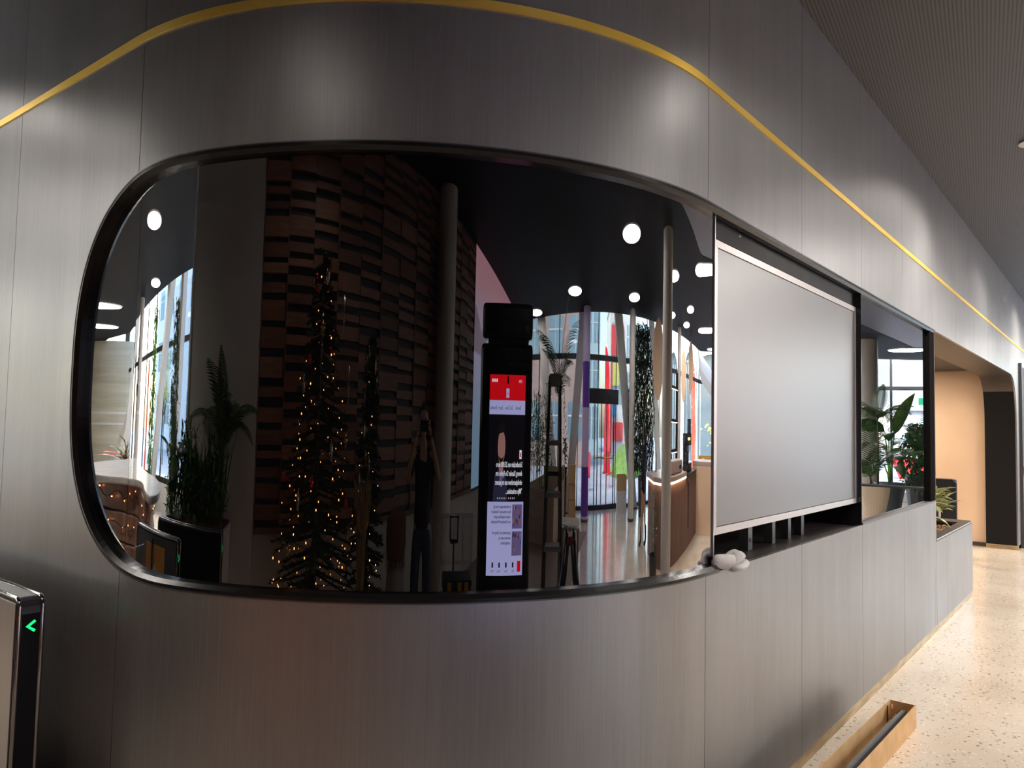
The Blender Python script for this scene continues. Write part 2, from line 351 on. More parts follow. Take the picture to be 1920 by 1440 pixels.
# ------------------------------------------------------------------ floor, ceiling
FL = [(-7.6, 4.3), (-7.6, 28), (1.4, 28), (26.5, 8), (26.5, -2.5), (25.5, -4.5), (22, -7.0), (18, -8.6), (14, -9.8), (10.5, -10.7), (6.9, -11.3), (3.4, -11.5), (-1.6, -11.9), (-1.6, 4.3)]
mb = MB(); mb.prism(FL, -.1, 0); tag(mb.done('floor', M_FLOOR), 'polished beige terrazzo floor with dark chips', kind='structure')
CE = [(-6, 4.3), (-6, 15.4), (-6.3, 18.1), (-6.9, 21.4), (-8.5, 26), (-8.5, 28), (1.4, 28), (25.5, 8), (25.2, 1), (24.5, -2.2), (22.5, -4.5), (19.4, -6.5), (16.3, -7.35), (13, -8.2), (10.6, -8.75), (7.5, -9.45), (4, -10.2), (0, -11.05), (-1.6, -11.4), (-1.6, 4.3)]
mb = MB(); mb.prism(CE, ZC + .001, ZC + .5); tag(mb.done('ceiling', M_CEIL), 'dark brown finely perforated metal ceiling', kind='structure')
mb = MB(); mb.prism([(-5.99, 4.35), (-5.99, 15.4), (-6.29, 18.1), (-6.89, 21.4), (-8.4, 26), (-8.4, 27.9), (1.0, 27.9), (1.0, 3.2), (1.2, .4), (2.2, -1.3), (4.2, -1.5), (24.6, -1.5), (22.5, -4.4), (19.4, -6.4), (16.3, -7.25), (13, -8.1), (10.6, -8.65), (7.5, -9.35), (4, -10.1), (0, -10.95), (-1.49, -11.3), (-1.49, 4.35)], ZC - .006, ZC + .0005); tag(mb.done('ceiling_lobby', M_LOBCEIL), 'black painted ceiling over the lobby', kind='structure')

# ------------------------------------------------------------------ round ceiling lamps
LAMPS = [(-2.25, 7.66, 'nearest on the left over the gates'), (-5.0, 10.8, 'small and far on the left near the hanging vines'), (-3.9, 15.2, 'upper of two far ones over the wavy bar'), (-5.4, 18.6, 'lower of two far ones by the concrete column'),
         (4.95, -3.8, 'largest, over the open floor by the thick column'), (2.83, -7.98, 'left of the pair before the window wall'), (7.05, -7.34, 'above the slim column by the door'), (9.5, -1.9, 'cut by the edge of the black glass'),
         (8.5, -4.05, 'half hidden behind the thick column'), (12.0, -4.45, 'small upper one over the bar'), (13.4, -6.0, 'small lower one over the bar'), (15.35, -4.4, 'long flat one beyond the bar'),
         (19.1, -5.6, 'farthest, low beside the arched window'), (.07, -10.15, 'just beside the top of the black kiosk'), (21.28, -1.73, 'over the potted plants at the far end'), (11.1, -6.7, 'just right of the thick column, lower')]
proto = None
for x, y, wh in LAMPS:
    if proto is None:
        proto = empty('ceiling_lamp', (x, y, ZC - .03)); 
        mb = MB(); mb.lathe([(.40, .004), (.43, .004), (.445, .03), (.40, .03)], n=32); put(mb.done('lamp_ring', M_WHITE, smooth=False), proto)
        mb = MB(); mb.lathe([(.001, -.004), (.25, -.004), (.415, .0), (.42, .012), (.001, .012)], n=32); put(mb.done('diffuser', M_LAMP), proto)
        o = proto
    else:
        o = copy_tree(proto); o.location = (x, y, ZC - .03)
    tag(o, 'round white ceiling lamp, ' + wh, 'lamp', 'round ceiling lamps')
# small warm spotlights washing the bronze wall
for i, (x, y, e_, wh) in enumerate(((.45, 5.75, 130, 'by the left stretch of the bronze wall'), (-.62, 1.55, 26, 'over the tall christmas tree'), (6.7, .5, 150, 'along the right stretch, nearer'), (13.4, .62, 170, 'along the right stretch, farther'), (10.0, .5, 90, 'along the right stretch, middle'), (3.9, -.2, 60, 'over the cardboard box'))):
    o = empty('downlight', (x, y, ZC - .012), 'small recessed downlight ' + wh, 'lamp', 'recessed downlights')
    mb = MB(); mb.lathe([(.075, .0), (.095, .0), (.095, .011), (.075, .011)], n=20); put(mb.done('trim_ring', M_WHITE), o); mb = MB(); mb.lathe([(.001, .002), (.074, .002), (.074, .008), (.001, .008)], n=20); put(mb.done('diffuser', M_LAMP), o)
    sd = bpy.data.lights.new('downlight', 'SPOT'); sd.energy = e_ * 3.0; sd.spot_size = rad(150); sd.spot_blend = 1; sd.shadow_soft_size = .14; sd.color = (1, .92, .84)
    so = bpy.data.objects.new('lamp_bulb', sd); COL.objects.link(so); so.parent = o; so.location = (0, 0, -.03)
# ------------------------------------------------------------------ display band: frame, curved black glass
def sweep(mb, path, prof):       # path of (u, z); prof of (inset into the opening, depth)
    rings = []
    for i, (u, z) in enumerate(path):
        p0 = path[max(i - 1, 0)]; p1 = path[min(i + 1, len(path) - 1)]; t = Vector((p1[0] - p0[0], p1[1] - p0[1])).normalized(); nx, nz = t.y, -t.x
        rings.append([W(u + nx * k, d, z + nz * k) for k, d in prof])
    mb.rings(rings)
vl = CV
uarc = [OP_L + .75 + .03 * i for i in range(1, 67) if OP_L + .75 + .03 * i < -.01] + [0]
top_path = [(OP_R, OP_T)] + [(.11, OP_T)] + [(u, OP_T) for u in uarc[::-1]] + [(OP_L + v, z_top(OP_L + v)) for v in vl[::-1]]
bot_path = [(OP_L + v, z_bot(OP_L + v)) for v in vl] + [(u, OP_B) for u in uarc] + [(.11, OP_B)]
# the path runs right to left along the top, so the inside of the opening is on its left
def sweep2(mb, path, prof): sweep(mb, path, [(-k, d) for k, d in prof])
vw = empty('video_wall', W(0, .03, 1.06), 'curved black mirror glass video wall wrapping the rounded corner', 'display')
bpy.context.view_layer.update()
mb = MB(); sweep2(mb, top_path + bot_path, [(-.002, -.006), (.012, -.006), (.024, .008), (.024, .036), (-.002, .036)])
mb.done('frame', M_FRAME, vw)
mb = MB(); sweep2(mb, top_path + bot_path, [(-.003, -.0075), (.0015, -.0075), (.0015, -.005), (-.003, -.005)])
mb.done('edge_bead', M_GREYDARK, vw)
def glass(a, b, name, parent, lo, hi, d=.03):
    n = max(2, int((b - a) / .018)) if a < 0 else 2
    us = [a + (b - a) * i / n for i in range(n + 1)]
    mb = MB(); slab(mb, us, lo, hi, d, d + .006); o = mb.done(name, M_DGLASS, parent, smooth=True)
    e = o.modifiers.new('edges', 'EDGE_SPLIT'); e.split_angle = rad(35); return o
zi_b = lambda u: z_bot(u) + .012; zi_t = lambda u: z_top(u) - .012
glass(OP_L + .012, -2.331, 'glass', vw, zi_b, zi_t); glass(-2.329, .122, 'glass', vw, zi_b, zi_t)
mb = MB(); slab(mb, [.122, .128], lambda u: OP_B + .004, lambda u: OP_T - .004, .024, .05); mb.done('end_strip', M_SILVER, vw)

# ------------------------------------------------------------------ grey panel hanging in the open bay
dp = empty('display_panel', W(1.18, .038, 1.19), 'matte grey flat display panel hanging in the open bay beside the curved glass', 'display')
bpy.context.view_layer.update()
M_SCREEN = mat('matte_grey_screen', (.22, .218, .22), .34, .75, .5)
a, b, z0, z1 = .150, 2.205, 1.192, 2.376
mb = MB(); mb.box(*W(a, .05, z0), *W(b, .11, z1)); mb.done('housing', M_BLACK, dp, bevel=.004)
mb = MB()
for q in ((a, z0, b, z0 + .030), (a, z1 - .030, b, z1), (a, z0 + .030, a + .022, z1 - .030), (b - .022, z0 + .030, b, z1 - .030)): mb.box(*W(q[0], .034, q[1]), *W(q[2], .052, q[3]))
mb.done('bezel', mat('pale_grey_bezel', (.55, .52, .51), .32, .5), dp, bevel=.001)
mb = MB(); mb.box(*W(a + .0235, .0385, z0 + .0325), *W(b - .0235, .05, z1 - .0325)); mb.done('screen', M_SCREEN, dp)
# black fascia over it, posts and studs in the gap below
fa = empty('fascia', W(1.2, .05, 2.42), 'black smudged fascia strip over the grey panel', 'panel'); bpy.context.view_layer.update()
M_SMUDGE = noise_col(mat('smudged_black', (.02, .02, .02), .35), (.006, .006, .0065), (.02, .02, .021), (3, 3, 3), lo=.5, hi=.8, rough=(.35, .65)); M_SMUDGE.node_tree.nodes['Principled BSDF'].inputs['Specular IOR Level'].default_value = .15
mb = MB(); mb.box(*W(.13, .045, 2.385), *W(2.20, .06, 2.484)); mb.done('board', M_SMUDGE, fa)
mb = MB(); mb.sphere(W(.42, .044, 2.445), .006, 8, 6); mb.done('screw', M_SILVER, fa)
for i, (X, wd) in enumerate(((3.557, .05), (3.865, .042), (4.095, .042), (4.30, .045))):
    st = empty('metal_stud', (X, 1.40, 1.055), ('first', 'second', 'third', 'fourth')[i] + ' aluminium stud from the left standing under the grey panel', 'stud', 'studs under the grey panel')
    mb = MB(); mb.box(-wd / 2, -.012, 0, wd / 2, -.008, .2).box(-wd / 2, -.008, 0, -wd / 2 + .003, .03, .2).box(wd / 2 - .003, -.008, 0, wd / 2, .03, .2)
    put(mb.done('channel', M_GREYDARK), st)
    if i == 0:
        mb = MB(); mb.lathe([(.001, 0), (.009, 0), (.009, .003), (.001, .003)], n=10); o = put(mb.done('screw', M_BLACK), st); o.location = (0, -.012, .045); o.rotation_euler = (pi / 2, 0, 0)
mb = MB(); mb.box(3.06, 1.62, 1.056, 3.30, 1.66, 1.2); tag(mb.done('backing_block', M_GREYDARK), 'dark grey block deep in the gap left of the studs', 'block')

# ------------------------------------------------------------------ flat glass at the right end of the band
fg = empty('flat_video_wall', W(3.2, .03, 1.06), 'flat black mirror glass panel reflecting potted plants, right of the grey panel', 'display'); bpy.context.view_layer.update()
glass(2.232, 4.285, 'glass', fg, lambda u: OP_B + .012, lambda u: OP_T - .012)
mb = MB(); mb.box(*W(2.208, .006, OP_B), *W(2.215, .5, OP_T)); mb.done('end_return', M_GBLACK, fg)
mb = MB(); mb.box(*W(2.215, .018, OP_B + .002), *W(2.232, .04, OP_T)); mb.done('edge_strip', M_SILVER, fg)
mb = MB(); mb.box(*W(4.285, .005, OP_B), *W(4.455, .06, OP_T)); mb.done('mullion', M_MULLB, fg)
mb = MB(); mb.box(*W(2.215, .0005, OP_B - .005), *W(4.455, .028, OP_B + .013)); mb.done('sill', mat('brown_sill', (.12, .09, .078), .4, .2), fg)
mb = MB(); mb.box(*W(OP_R - .013, .0005, .757), *W(OP_R, .55, OP_T)); tag(mb.done('trim_3', M_LEDGE), 'dark end board closing the display band', kind='structure')

# ------------------------------------------------------------------ folded towel stuck at the glass edge
M_TOWEL = noise_col(mat('white_towel', (.8, .78, .74), .95), (.74, .72, .68), (.88, .86, .82), (260, 260, 260), detail=2, bump=.9, dist=.004)
tw = empty('folded_towel', (2.93, 1.25, 1.062), 'small folded white towel tucked at the lower right edge of the curved glass', 'towel')
bpy.context.view_layer.update()
def lobe(pts, w, h, name, tilt=0):
    rings = []; n = 12
    for i, p in enumerate(pts):
        p = Vector(p); t = (Vector(pts[min(i + 1, len(pts) - 1)]) - Vector(pts[max(i - 1, 0)])).normalized()
        side = Vector((0, 1, tilt)).normalized() if abs(t.y) < .8 else Vector((1, 0, 0)); side = (side - t * side.dot(t)).normalized(); up = t.cross(side)
        rings.append([p + side * cos(2 * pi * k / n) * w[i] + up * sin(2 * pi * k / n) * h[i] for k in range(n)])
    mb = MB(); mb.rings(rings); o = mb.done(name, M_TOWEL, tw, smooth=True); s = o.modifiers.new('s', 'SUBSURF'); s.levels = s.render_levels = 1; return o
lobe([(2.868, 1.275, 1.098), (2.90, 1.262, 1.098), (2.935, 1.25, 1.093), (2.965, 1.238, 1.089), (2.985, 1.232, 1.088)], [.010, .022, .028, .032, .024], [.026, .030, .032, .034, .030], 'bundle', .3)
lobe([(2.945, 1.232, 1.085), (2.975, 1.222, 1.103), (3.000, 1.214, 1.116), (3.018, 1.212, 1.118), (3.026, 1.214, 1.113)], [.022, .026, .026, .022, .010], [.010, .014, .014, .012, .006], 'upper_fold', .5)
lobe([(2.955, 1.252, 1.098), (2.99, 1.244, 1.112), (3.018, 1.236, 1.121), (3.034, 1.232, 1.120), (3.042, 1.232, 1.114)], [.020, .022, .022, .018, .008], [.009, .011, .012, .010, .005], 'middle_fold', .5)
lobe([(2.935, 1.222, 1.068), (2.975, 1.212, 1.066), (3.015, 1.210, 1.072), (3.05, 1.216, 1.081), (3.064, 1.220, 1.085)], [.026, .030, .030, .026, .012], [.012, .015, .017, .016, .008], 'lower_fold', -.2)

# ------------------------------------------------------------------ planter trough in the low wall
pl = empty('planter_trough', (8.2, 1.45, 0), 'bronze clad planter trough with dark rim beyond the flat black glass', 'planter'); bpy.context.view_layer.update()
X0, X1 = 7.245, 9.12
mb = MB(); mb.box(X0, 1.252, .058, 7.70 - G, 1.272, .735); mb.done('panel', M_PANEL, pl)
mb = MB(); mb.box(7.70 + G, 1.252, .058, X1, 1.272, .735); mb.done('panel', M_PANEL, pl)
mb = MB(); mb.box(X1 - .02, 1.2725, .058, X1, 1.80, .735); mb.done('end_panel', M_PANEL, pl)
mb = MB(); mb.box(X0, 1.79, .0, X1 - .021, 1.80, .735).box(X0, 1.2725, 0, X1 - .021, 1.78, .05); mb.done('inner_box', M_BLACK, pl)
mb = MB(); mb.prism([(X0, 1.25), (9.06, 1.25), (9.11, 1.275), (9.125, 1.33), (9.125, 1.80), (8.85, 1.80), (8.85, 1.335), (X0, 1.335)], .735, .757)
mb.prism([(X0, 1.74), (8.85, 1.74), (8.85, 1.80), (X0, 1.80)], .735, .757)
mb.done('rim', M_LEDGE, pl)
mb = MB(); mb.box(X0, 1.2485, .748, 9.06, 1.2505, .757); mb.done('edge_bead', M_SILVER, pl)
gr = MB(); rnd = random.Random(4)
for i in range(700):
    x, y = rnd.uniform(X0 + .02, 8.83), rnd.uniform(1.35, 1.73); s = rnd.uniform(.010, .022)
    gr.obox((x, y, .70 + rnd.uniform(0, .02)), (s, s * .8, s * .6), rnd.uniform(0, 3), rnd.uniform(-.4, .4))
o = gr.done('bark_chips', noise_col(mat('bark_chips', (.5, .3, .14), .9), (.36, .19, .08), (.66, .42, .2), (60, 60, 60)), pl); o['kind'] = 'stuff'
mb = MB(); mb.box(X0, 1.3355, .5, 8.849, 1.7395, .70); mb.done('soil', mat('soil', (.08, .05, .03), .95), pl)

def blade(mb, base, az, length, width, rise, droop, fold=.25, seg=5, roll=0.):
    """one leaf: a folded blade that rises and then droops; solid enough to read from both sides"""
    b = Vector(base); d = Vector((cos(az), sin(az), 0)); sd = Vector((-sin(az), cos(az), 0)); ang = rise; p = b.copy(); L = []; R_ = []; C = []
    for i in range(seg + 1):
        t = i / seg; wd = width * (sin(pi * min(1, t * .94 + .06)) ** .8) * (1 - .25 * t) if 0 < i < seg else width * .04
        t3 = (d * cos(ang) + Vector((0, 0, 1)) * sin(ang)); up = (Vector((0, 0, 1)) * cos(ang) - d * sin(ang))
        s2 = sd * cos(roll) + up * sin(roll); u2 = up * cos(roll) - sd * sin(roll)
        C.append(mb.bm.verts.new(p)); L.append(mb.bm.verts.new(p + s2 * wd * .5 + u2 * wd * fold)); R_.append(mb.bm.verts.new(p - s2 * wd * .5 + u2 * wd * fold))
        p = p + t3 * (length / seg); ang -= droop / seg
    for i in range(seg):
        mb.bm.faces.new((C[i], C[i + 1], L[i + 1], L[i])); mb.bm.faces.new((R_[i], R_[i + 1], C[i + 1], C[i]))
    return mb
def leafmat(name, c1, c2, rough=.35, sc=20):
    m = noise_col(mat(name, c1, rough), c1, c2, (sc, sc, sc)); b = m.node_tree.nodes['Principled BSDF']
    b.inputs['Subsurface Weight'].default_value = 0; b.inputs['Transmission Weight'].default_value = 0; return m
M_CROTON = leafmat('croton_leaf', (.10, .16, .04), (.62, .60, .30), .35, 45)
M_LEAF = leafmat('green_leaf', (.02, .07, .012), (.05, .16, .025)); M_LEAFL = leafmat('light_green_leaf', (.06, .20, .02), (.15, .34, .05)); M_PALM = leafmat('palm_leaf', (.025, .06, .02), (.07, .13, .04))
M_STEM = mat('stem', (.12, .09, .05), .8)
for i, (x, y, n, s, wh) in enumerate(((7.62, 1.55, 22, .30, 'nearest the mullion'), (8.10, 1.55, 24, .31, 'in the middle'), (8.58, 1.53, 36, .32, 'nearest the trough end'))):
    cp = empty('croton_plant', (x, y, .745), 'variegated yellow green croton in the trough, ' + wh, 'plant', 'crotons in the trough')
    rnd = random.Random(20 + i); mb = MB(); mb.tube([(0, 0, 0), (.01, 0, .12), (0, .01, .2)], .008, 6); put(mb.done('stem', M_STEM), cp)
    for k in range(n):
        mb = MB(); blade(mb, (0, 0, rnd.uniform(.07, .2)), k * 2.4 + rnd.uniform(-.3, .3), s * rnd.uniform(.7, 1.1), .105, rnd.uniform(.3, 1.2), rnd.uniform(.6, 1.5)); put(mb.done('leaf', M_CROTON, smooth=True), cp)
# booth in the alcove, call point and dark door leaf past the jamb
bt = empty('booth_seat', (11.5, 1.95, 0), 'black upholstered booth seat with tall back before the tan wall', 'seat')
mb = MB(); mb.box(-.04, -.2, .05, .04, .9, 1.05); put(mb.done('backrest', mat('black_upholstery', (.012, .012, .013), .6), bevel=.02), bt)
mb = MB(); mb.box(.045, -.18, .2, .55, .88, .46); put(mb.done('seat', MATS['black_upholstery'], bevel=.02), bt)
mb = MB(); mb.box(.0, -.16, 0, .5, .86, .05); put(mb.done('plinth', M_BLACK), bt)
mb = MB(); mb.tube([(-.045, -.205, .05), (-.045, -.205, 1.0), (-.045, -.16, 1.05), (-.045, .9, 1.05)], .008, 6); put(mb.done('edge_piping', M_GREYDARK), bt)
ch = empty('metal_chair', (10.4, 1.86, 0), 'chair with bent metal tube back beside the croton trough', 'chair')
mb = MB(); mb.tube([(0, -.09, .4), (0, -.10, .9), (0, -.06, .96), (0, .30, .96), (0, .34, .9), (0, .34, .4)], .013, 8); put(mb.done('back_frame', M_SILVER, smooth=True), ch)
mb = MB(); mb.box(-.02, -.08, .42, .4, .32, .46); put(mb.done('seat', M_BLACK, bevel=.01), ch)
for sx in (.0, .38):
    for sy in (-.09, .32): mb = MB(); mb.tube([(sx, sy, 0), (sx, sy, .42)], .012, 8); put(mb.done('leg', M_SILVER, smooth=True), ch)
dl = empty('door_1', (14.2, 1.24, 0), 'dark door leaf on the wall past the jamb', kind='structure')
mb = MB(); mb.box(-.55, -.02, .0, .6, .0105, 2.66); put(mb.done('leaf', M_BLACK), dl)
mb = MB(); mb.box(-.60, -.03, 0, -.55, .0105, 2.71); put(mb.done('door_frame', M_GREYDARK), dl)
cp = empty('call_point', (13.78, 1.205, 1.12), 'small red fire call point by the dark door', 'alarm')
mb = MB(); mb.box(-.1, -.035, -.06, .1, .012, .06); put(mb.done('case', mat('alarm_red', (.75, .02, .05), .35), bevel=.008), cp)
mb = MB(); mb.box(-.05, -.04, -.03, .05, -.034, .03); put(mb.done('push_plate', M_WHITE), cp)

# ------------------------------------------------------------------ long cardboard box with a black tube on the floor
M_CARD = noise_col(mat('cardboard', (.60, .38, .18), .75), (.55, .335, .15), (.66, .43, .21), (9, 9, 9))
cb = empty('cardboard_box', (4.82, .94, 0), 'long open cardboard box lying beside the base of the bronze wall', 'box', rz=rad(178.6))
L, Wd, Hh, t = 2.3, .135, .125, .004        # local x runs back toward the viewer, local y is negative toward the wall
for nm, q in (('bottom', (0, -Wd, .001, L, 0, .005)), ('side', (0, -t, .005, L, 0, Hh)), ('side', (0, -Wd, .005, L, -Wd + t, Hh)), ('end', (.0, -Wd + t, .005, t, -t, Hh - .003)), ('end', (L - t, -Wd + t, .005, L, -t, Hh))):
    mb = MB(); mb.box(*q); put(mb.done(nm, M_CARD), cb)
mb = MB(); mb.obox((.075, -Wd + .030, .060), (.085, .003, .10), rad(14)); put(mb.done('inner_flap', M_CARD), cb)
mb = MB(); mb.obox((.10, -Wd + .012, .062), (.010, .004, .11)); put(mb.done('glue_tab', M_BLACK), cb)
tb = empty('black_tube', (4.72, .984, .072), 'glossy black tube lying inside the long cardboard box', 'tube', rz=rad(178.6))
mb = MB(); mb.tube([(0, 0, 0), (1.6, 0, 0)], .039, 24); put(mb.done('sleeve', M_GBLACK, smooth=False), tb)
mb = MB(); mb.tube([(-.02, 0, 0), (0.001, 0, 0)], [.022, .039], 24); put(mb.done('end_cap', M_BLACK), tb)

# ------------------------------------------------------------------ speed gates by the left wall
M_GATEEND = mat('gate_end_black', (.006, .006, .007), .35, 0, .12)
M_GATE = mat('gate_grey_metal', (.40, .39, .385), .3, .8); M_GREEN = mat('green_led', (0, .3, .1), .4, emit=(.002, .30, .06), es=5)
def gate(loc, label, length=1.4, sticker=False, side=None):
    g = empty('speed_gate', loc, label, 'gate', 'speed gates')
    w2 = .0425
    mb = MB(); mb.box(-w2 + .006, .012, .02, w2 - .006, length - .012, .985); put(mb.done('body', M_BLACK), g)
    for sx in (-1, 1):
        mb = MB(); x0, x1 = sorted((sx * (w2 - .0055), sx * (w2 - .001))); mb.box(x0, .03, .03, x1, length - .03, .975); put(mb.done('side_panel', side or M_GATE, bevel=.001), g)
        mb = MB(); x = sx * (w2 - .007); mb.tube([(x, .008, 0), (x, .008, .965), (x, .014, .982), (x, .03, .991), (x, length - .03, .991), (x, length - .012, .965), (x, length - .012, 0)], .008, 8); put(mb.done('edge_tube', mat('dark_chrome', (.30, .29, .29), .15, 1) if 'dark_chrome' not in MATS else MATS['dark_chrome'], smooth=True), g)
    mb = MB(); mb.box(-w2 + .008, .034, .985, w2 - .008, length - .03, .994); put(mb.done('top_plate', M_GATE), g)
    mb = MB(); mb.hexa([(-w2 + .008, .004, .94), (w2 - .008, .004, .94), (w2 - .008, .011, .94), (-w2 + .008, .011, .94)], [(-w2 + .008, .022, .99), (w2 - .008, .022, .99), (w2 - .008, .034, .985), (-w2 + .008, .034, .985)]); put(mb.done('nose_cap', M_GREYDARK), g)
    mb = MB(); mb.box(-w2 + .008, .004, .0, w2 - .008, .0115, .94); put(mb.done('end_glass', M_GATEEND), g)
    mb = MB(); c = [(-.016, .898), (.010, .918), (.015, .911), (-.004, .8975), (.015, .884), (.010, .877)]
    mb.hexa([(x, .0025, z) for x, z in c], [(x, .0045, z) for x, z in c]); put(mb.done('arrow_sign', M_GREEN), g)
    mb = MB(); mb.box(-w2 - .004, .2, 0, w2 + .004, length - .2, .018); put(mb.done('foot_plate', M_GREYDARK), g)
    if sticker:
        mb = MB(); mb.box(w2 - .0008, .25, .35, w2 + .0008, .72, .93); put(mb.done('orange_sticker', mat('orange_sticker', (.60, .26, .04), .5)), g)
        for k in range(3):
            mb = MB(); z = .78 - k * .15; c = [(.40, z), (.47, z + .05), (.54, z), (.54, z - .035), (.47, z + .015), (.40, z - .035)]
            mb.hexa([(w2 + .0008, y, zz) for y, zz in c], [(w2 + .0018, y, zz) for y, zz in c]); put(mb.done('white_arrow', M_WHITE), g)
    return g
gate((1.0875, 2.912, 0), 'grey and black speed gate with green arrow, close to the bronze wall')
# ------------------------------------------------------------------ walls around the lobby
mb = MB(); mb.box(-1.78, -11.6, 0, -1.50, 4.35, ZC); tag(mb.done('wall_back', M_DIMWHITE), 'warm white wall carrying the wooden relief', kind='structure')
mb = MB(); mb.box(-7.6, 4.0, 0, -1.50, 4.34, ZC); tag(mb.done('wall_left', M_DIMWHITE), 'warm white wall at the left end', kind='structure')
mb = MB(); mb.box(-8.4, 28, 0, 1.6, 28.2, ZC); tag(mb.done('wall_north', M_DIMWHITE), 'pale wall far behind the wavy bar', kind='structure')
mb = MB(); mb.box(1.30, 5.85, 0, 1.45, 28.0, ZC); tag(mb.done('wall_core', M_PANEL), 'bronze wall running on to the left', kind='structure')
mb = MB(); mb.hexa([(14.4, 1.27, 0), (26.5, 1.27, 0), (26.5, 1.4, 0), (14.4, 1.4, 0)], [(14.4, 1.27, ZC), (26.5, 1.27, ZC), (26.5, 1.4, ZC), (14.4, 1.4, ZC)]); tag(mb.done('wall_right', M_PANEL), 'bronze wall running on past the alcove', kind='structure')
mb = MB(); mb.prism([(-150, -150), (150, -150), (150, 150), (-150, 150)], -.3, -.11); tag(mb.done('ground', noise_col(mat('paving', (.42, .45, .50), .6), (.36, .39, .44), (.48, .52, .57), (.5, .5, .5))), 'pale blue grey paving outside', kind='structure')
# ------------------------------------------------------------------ glazed facades
M_MULL = mat('window_frame_black', (.02, .021, .023), .4, .2)
def facade(name, label, pts, pitch, zt, transoms, sill=0.0, sillm=None):
    f = empty(name, (0, 0, 0), label, kind='structure')
    for i, ((x0, y0), (x1, y1)) in enumerate(zip(pts, pts[1:])):
        L = math.hypot(x1 - x0, y1 - y0); n = max(1, round(L / pitch)); a = math.atan2(y1 - y0, x1 - x0)
        ux, uy = cos(a), sin(a); p = L / n
        for k in range(n):
            cx, cy = x0 + ux * (k + .5) * p, y0 + uy * (k + .5) * p
            mb = MB(); mb.obox((cx, cy, (sill + zt) / 2), (p - .05, .012, zt - sill - .06), a); mb.done('pane', M_WIN, f)
            mb = MB(); mb.obox((x0 + ux * k * p, y0 + uy * k * p, (sill + zt) / 2), (.06, .13, zt - sill), a); mb.done('mullion', M_MULL, f)
        for z, h in transoms:
            mb = MB(); mb.obox(((x0 + x1) / 2, (y0 + y1) / 2, z), (L, .14, h), a); mb.done('transom', M_MULL, f)
        if sill:
            mb = MB(); mb.obox(((x0 + x1) / 2, (y0 + y1) / 2, sill / 2), (L, .24, sill), a); mb.done('sill', sillm, f)
    return f
SOUTH = [(-1.5, -11.75), (3.5, -11.42), (7.1, -11.25), (10.6, -10.6), (14.1, -9.72), (18.1, -8.5), (22.1, -6.85), (25.4, -4.4), (25.95, -3.13), (26.3, -2.1), (26.4, 1.3)]
facade('window_1', 'tall glazed front wall with black mullions', SOUTH, 1.75, 5.2, [(.04, .08), (3.05, .11), (4.3, .1)])
facade('window_2', 'tall glazed wall behind the wavy bar with black mullions', [(-7.45, 4.4), (-7.45, 17), (-7.7, 22), (-8.3, 28)], 1.9, 5.2, [(.55, .1), (2.95, .1), (4.3, .1)], .5, M_WHITE)
def tilt_col(i, t, b, w, label):
    t = Vector(t); b = Vector(b); o = empty('leaning_column', b, label, 'column', 'leaning white columns')
    d = t - b; r = [[Vector((sx * w / 2, sy * .12, 0)) + d * k for sx, sy in ((-1, -1), (1, -1), (1, 1), (-1, 1))] for k in (0, 1.12)]
    mb = MB(); mb.rings(r); put(mb.done('shaft', M_WHITE, bevel=.02), o)
    mb = MB(); mb.box(-w / 2 - .04, -.16, 0, w / 2 + .04, .16, .03); put(mb.done('base_plate', M_GREYDARK), o)
for i, (t, b, w_, l) in enumerate((((.39, -11.15, 3.6), (1.76, -11.0, 0), .62, 'leaning white column nearest the black kiosk'), ((3.68, -10.35, 3.6), (2.72, -10.9, 0), .60, 'white column leaning against the lilac pole'),
        ((6.8, -9.85, 3.6), (8.9, -10.4, 0), .75, 'white column leaning beside the glass door'), ((10.4, -9.3, 3.6), (12.7, -10.2, 0), .7, 'leaning white column behind the hanging foliage'), ((20.2, -6.9, 3.6), (23.3, -5.6, 0), .8, 'leaning white column by the arched building'),
        ((-6.7, 17.6, 3.6), (-7.15, 21.0, 0), .7, 'leaning white column left of the grey pipe column'), ((-6.35, 10.1, 3.6), (-7.1, 12.6, 0), .6, 'leaning white column behind the hanging vines'), ((-6.3, 8.6, 3.6), (-7.0, 9.4, 0), .5, 'leaning white column next to the white pillar'))):
    tilt_col(i, t, b, w_, l)
# glass door set in the front
d2 = empty('door_2', (5.6, -11.28, 0), 'glass entrance door with black rails', kind='structure', rz=rad(2.5))
for nm, q, m_ in (('door_rail', (-1.5, -.1, 2.12, 1.75, .1, 2.42), M_MULL), ('door_rail', (-1.5, -.07, .0, 1.75, .07, .10), M_MULL), ('door_stile', (-.62, -.06, .1, -.55, .06, 2.12), M_MULL), ('door_stile', (.04, -.06, .1, .10, .06, 2.12), M_MULL), ('door_stile', (.55, -.06, .1, .61, .06, 2.12), M_MULL), ('door_stile', (1.25, -.06, .1, 1.33, .06, 2.12), M_MULL)):
    mb = MB(); mb.box(*q); put(mb.done(nm, m_), d2)
for y, xs in ((.16, (.16, 1.15)), (-.2, (-.45, .5))):
    mb = MB(); mb.tube([(xs[0], y, 1.03), (xs[1], y, 1.03)], .018, 8); put(mb.done('pull_handle', M_BRASS, smooth=True), d2)

